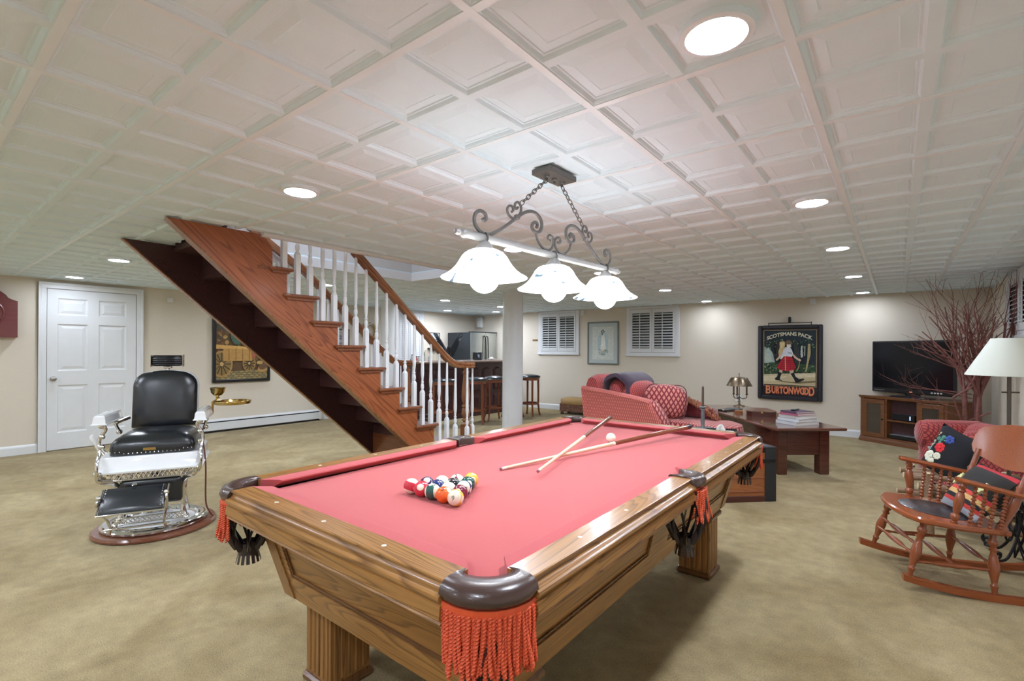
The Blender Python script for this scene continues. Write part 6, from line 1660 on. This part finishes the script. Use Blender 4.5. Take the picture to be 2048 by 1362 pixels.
petals('flower', -.045, .115, .04, 6, (.05, .09, .35), -.066); petals('leaf_sprig', -.10, .085, .045, 4, (.10, .28, .20), -.062); petals('leaf_sprig', -.14, .03, .035, 3, (.40, .42, .30), -.048); petals('flower', -.135, .12, .03, 5, (.5, .38, .25), -.040); petals('leaf_sprig', -.15, -.03, .03, 4, (.32, .42, .38), -.046)
# ---- wrought-iron stand behind the rocker
ws = thing('iron_stand', 'black wrought-iron scroll stand behind the rocking chair', 'stand', (.62, 4.22, 0), math.radians(20))
def spir(c, r0, r1, a0, t_, s_, n=16): return [(c[0] + (r0 + (r1 - r0) * k / n) * math.cos(a0 + s_ * 2 * PI * t_ * k / n), 0, c[1] + (r0 + (r1 - r0) * k / n) * math.sin(a0 + s_ * 2 * PI * t_ * k / n)) for k in range(n + 1)]
for k in range(4):
    a = k * PI / 2 + .5; g = G()
    path = spir((.205, .06), .006, .032, 0, 1.2, 1)[:-1] + [tuple(p) for p in bez([(.215, 0, .02), (.14, 0, .03), (.08, 0, .11), (.045, 0, .20), (.03, 0, .30)], 5)]
    g.tube(path, .008, 7, up=(0, 1, 0)); g.tube(spir((.12, .16), .045, .008, PI, 1.2, -1), .006, 7, up=(0, 1, 0)); g.tube(spir((.15, .30), .04, .006, PI * 1.2, 1.1, 1), .006, 7, up=(0, 1, 0))
    put('scroll_leg', g, M['blackiron'], ws, rot=(0, 0, a), smooth=60)
g = G()
for k in range(6):
    a = k * PI / 3
    g.tube([(.05 * math.cos(a + t * .25) * (1 - .25 * math.sin(t / 12 * PI)), .05 * math.sin(a + t * .25) * (1 - .25 * math.sin(t / 12 * PI)), .02 + t * .033) for t in range(13)], .005, 6)
    g.tube([(.05 * math.cos(a - t * .25) * (1 - .25 * math.sin(t / 12 * PI)), .05 * math.sin(a - t * .25) * (1 - .25 * math.sin(t / 12 * PI)), .02 + t * .033) for t in range(13)], .005, 6)
put('lattice_column', g, M['blackiron'], ws, smooth=60)
put('stand_top', G().lathe([(0, .415), (.09, .415), (.10, .42), (.10, .43), (0, .43)], 28), M['blackiron'], ws)
# ================================================================== ROCKING CHAIR (local x forward, +y toward the camera)
rk = thing('rocking_chair', 'cherry-stained rocking chair with turned spindles and a dark leather seat inset', 'rocking chair', (.39, 3.70, 0), math.radians(198))
def rz_(x): return max(0, 1.9 - math.sqrt(1.9 ** 2 - (x - .03) ** 2))
for s_ in (-1, 1):
    g = G(); rr = []
    for k in range(25):
        x = (.455 if s_ > 0 else .53) - .97 * k / 24; z_ = rz_(x); y = s_ * (.235 if s_ > 0 else .215); w_ = .016
        h = .034
        rr.append([(x, y - w_, z_), (x, y + w_, z_), (x, y + w_, z_ + h), (x, y - w_, z_ + h)])
    put('rocker', g.loft(rr), M['cherry'], rk, smooth=0)
def turned(a, b, prof, mat=None, name='leg', parent=None, n=14):
    A_, B_ = Vector(a), Vector(b); L_ = (B_ - A_).length
    g = G().lathe([(r, t * L_) for r, t in prof], n)
    o = put(name, g, mat or M['cherry_z'], parent or rk, A_, smooth=50); o.rotation_mode = 'QUATERNION'; o.rotation_quaternion = (B_ - A_).to_track_quat('Z', 'X'); return o
LEGP = [(.011, 0), (.013, .10), (.018, .14), (.012, .17), (.014, .22), (.024, .38), (.025, .46), (.018, .60), (.012, .68), (.020, .72), (.012, .76), (.022, .82), (.022, .86), (.014, .90), (.017, 1)]
for (x0_, y0_, x1_, y1_) in ((.425, .232, .345, .19), (.455, -.215, .375, -.19), (.065, .232, .055, .19), (.075, -.215, .08, -.17)):
    turned((x0_, y0_, rz_(x0_) + .03), (x1_, y1_, .332 + .03 * (x1_ / .4)), LEGP)
STR = [(.006, 0), (.009, .15), (.006, .22), (.013, .35), (.014, .5), (.013, .65), (.006, .78), (.009, .85), (.006, 1)]
for a, b in (((.395, .215, .18), (.44, -.205, .19)), ((.385, .21, .235), (.415, -.20, .245)), ((.40, .218, .15), (.06, .218, .15)), ((.44, -.21, .16), (.075, -.20, .17)), ((.22, .218, .15), (.25, -.205, .165)), ((.06, .21, .17), (.077, -.20, .18))):
    turned(a, b, STR, name='stretcher', n=10)
# seat with rounded front, tilted to the rear
so = [(.0, -.235), (.22, -.275), (.34, -.265)] + [(.36 + .10 * math.cos(a), .0 + .265 * math.sin(a)) for a in [-PI / 2 + PI * k / 14 for k in range(1, 14)]] + [(.34, .265), (.22, .275), (.0, .235)]
SR = (0, math.radians(-4.5), 0)
g = G().loft([[(p[0] - (0 if z_ in (.008, .022) else math.copysign(.006, p[0] - .2)), p[1] - (0 if z_ in (.008, .022) else math.copysign(.006, p[1])), z_) for p in so] for z_ in (0, .008, .022, .030)])
stt = put('seat', g, M['cherry'], rk, (0, 0, .333), SR, smooth=35)
put('leather_inset', G().lathe([(0, 0), (.165, 0), (.172, .002), (.165, .005), (0, .003)], 36), P('embossed_leather', (.03, .025, .028), .35, bump=1.0, bscale=60, coat=.3), stt, (.225, 0, .0298), smooth=40)
SP = [(.006, 0), (.010, .03), (.006, .06)] 
for k in range(9): t = .08 + k * .085; SP += [(.006, t), (.0128, t + .035), (.0065, t + .07)]
SP += [(.008, .87), (.009, .93), (.007, 1)]
POST = [(.014, 0), (.016, .06), (.011, .08), (.020, .14), (.020, .22), (.012, .25), (.015, .30), (.022, .50), (.019, .66), (.012, .74), (.020, .78), (.012, .82), (.019, .88), (.013, .93), (.013, 1)]
for s_ in (-1, 1):
    y = s_ * .245
    turned((.262 + (.0 if s_ < 0 else -.02), y, .375), (.262 - (.0 if s_ < 0 else .06) , y * 1.04, .605), POST, name='arm_post')
    for k in range(4): x = .205 - k * .042 - (.03 if s_ > 0 else 0); turned((x, y * .99, .370 - .06 * .0), (x - .025, y * 1.03, .597 - k * .008), SP, name='spindle', n=10)
    g = G(); rr = []
    for k in range(13):
        t = k / 12; x = lerp(.31 if s_ < 0 else .235, -.05, t); z_ = lerp(.612, .548, t); w_ = .028 if t > .12 else .018 + .02 * math.sin(t / .12 * PI / 2)
        rr.append([(x, y * 1.04 - w_, z_), (x, y * 1.04 - w_ * .8, z_ - .012), (x, y * 1.04 + w_ * .8, z_ - .012), (x, y * 1.04 + w_, z_), (x, y * 1.04 + w_ * .7, z_ + .012), (x, y * 1.04 - w_ * .7, z_ + .012)])
    put('armrest', g.loft(rr), M['cherry'], rk, smooth=50)
    # back posts leaning to the rear
    turned((.045, s_ * .222, .335), (-.075, s_ * .238, .70), [(.012, 0), (.024, .04), (.024, .12), (.014, .15), (.016, .22), (.024, .42), (.022, .56), (.014, .64), (.020, .68), (.013, .72), (.015, 1)], name='back_post')
# broad shaped crest rail
g = G(); rr = []
for k in range(29):
    u_ = -1 + 2 * k / 28; y = u_ * .30; au = abs(u_)
    top = .835 + .022 * math.cos(u_ * PI) * -1 * (1 if au < .8 else 1) + (.03 if au < .35 else 0) * math.cos(u_ / .35 * PI / 2)
    top = .835 + .028 * math.cos(u_ * 1.5) - (.02 + .0) * (au > .93)
    top = lerp(.828, .872, .5 + .5 * math.cos(u_ * PI * .9)) - .055 * au ** 14
    bot = lerp(.662, .60 + .035, .5 + .5 * math.cos(u_ * PI * 1.15)) + .055 * au ** 14
    xx = -.05 - .035 * (1 - u_ * u_)
    sl = lambda z_: xx - (z_ - .66) * .28
    rr.append([(sl(bot), y, bot), (sl(bot) - .022, y, bot), (sl((top + bot) / 2) - .022, y, (top + bot) / 2), (sl(top) - .022, y, top), (sl(top), y, top), (sl((top + bot) / 2), y, (top + bot) / 2)])
put('crest_rail', g.loft(rr), M['cherry'], rk, smooth=50)
# striped kilim pillow on the seat
def rkp(x, y, z): a = math.radians(198); return (.39 + x * math.cos(a) - y * math.sin(a), 3.70 + x * math.sin(a) + y * math.cos(a), z)
sp0 = thing('striped_pillow', 'black, red, yellow and grey striped southwestern pillow on the rocking chair seat', 'pillow', rkp(.045, .03, .372), math.radians(198))
m, nt, b = _new('kilim_stripes')
tc = nd(nt, 'ShaderNodeTexCoord'); sx_ = nd(nt, 'ShaderNodeSeparateXYZ'); lk(nt, tc.outputs['Object'], sx_.inputs[0])
wv = nd(nt, 'ShaderNodeMath', operation='PINGPONG'); wv.inputs[1].default_value = .03; lk(nt, sx_.outputs[1], wv.inputs[0])
gt = nd(nt, 'ShaderNodeMath', operation='SNAP'); gt.inputs[1].default_value = .01; lk(nt, wv.outputs[0], gt.inputs[0])
mr = nd(nt, 'ShaderNodeMapRange'); mr.inputs['From Min'].default_value = -.165; mr.inputs['From Max'].default_value = .165; lk(nt, sx_.outputs[2], mr.inputs['Value'])
md = nd(nt, 'ShaderNodeMath', operation='MULTIPLY_ADD'); md.inputs[1].default_value = 1.6; lk(nt, gt.outputs[0], md.inputs[0])
rp = nd(nt, 'ShaderNodeValToRGB'); rp.color_ramp.interpolation = 'CONSTANT'
stops = [(0, (.38, .40, .44)), (.10, (.38, .40, .44)), (.14, (.50, .04, .03)), (.20, (.012, .012, .014)), (.27, (.62, .38, .14)), (.35, (.55, .05, .04)), (.42, (.02, .018, .016)), (.66, (.02, .018, .016)), (.82, (.03, .02, .018)), (.86, (.50, .03, .04)), (.93, (.02, .018, .016))]
el = rp.color_ramp.elements; el[0].position = stops[0][0]; el[0].color = c4(stops[0][1]); el[1].position = stops[1][0]; el[1].color = c4(stops[1][1])
for p_, c_ in stops[2:]: e_ = el.new(p_); e_.color = c4(c_)
lk(nt, mr.outputs[0], rp.inputs['Fac']); lk(nt, rp.outputs['Color'], b.inputs['Base Color']); b.inputs['Roughness'].default_value = .9
g = pillow(.19, .062, .155, True)
PR2 = (math.radians(0), math.radians(-38), 0)
kc = put('pillow_cover', g, m, sp0, (.0, 0, .135), PR2, smooth=60)
M['kyel'] = P('pale_yellow_wool', (.62, .60, .28), .9); M['kred'] = P('red_wool', (.55, .05, .035), .9)
for y in (-.12, -.04, .04, .12):
    g = G()
    for q in range(4): g.prism([(y - .024 + q * .006, .0 + q * .012), (y + .024 - q * .006, .0 + q * .012), (y + .024 - q * .006, .012 + q * .012), (y - .024 + q * .006, .012 + q * .012)], .040, .0585, 'x')
    for q in range(3): g.prism([(y - .012 + q * .004, -.012 - q * .010), (y + .012 - q * .004, -.012 - q * .010), (y + .012 - q * .004, -q * .010), (y - .012 + q * .004, -q * .010)], .040, .0588, 'x')
    put('woven_motif', g, M['kyel'], kc, smooth=0)
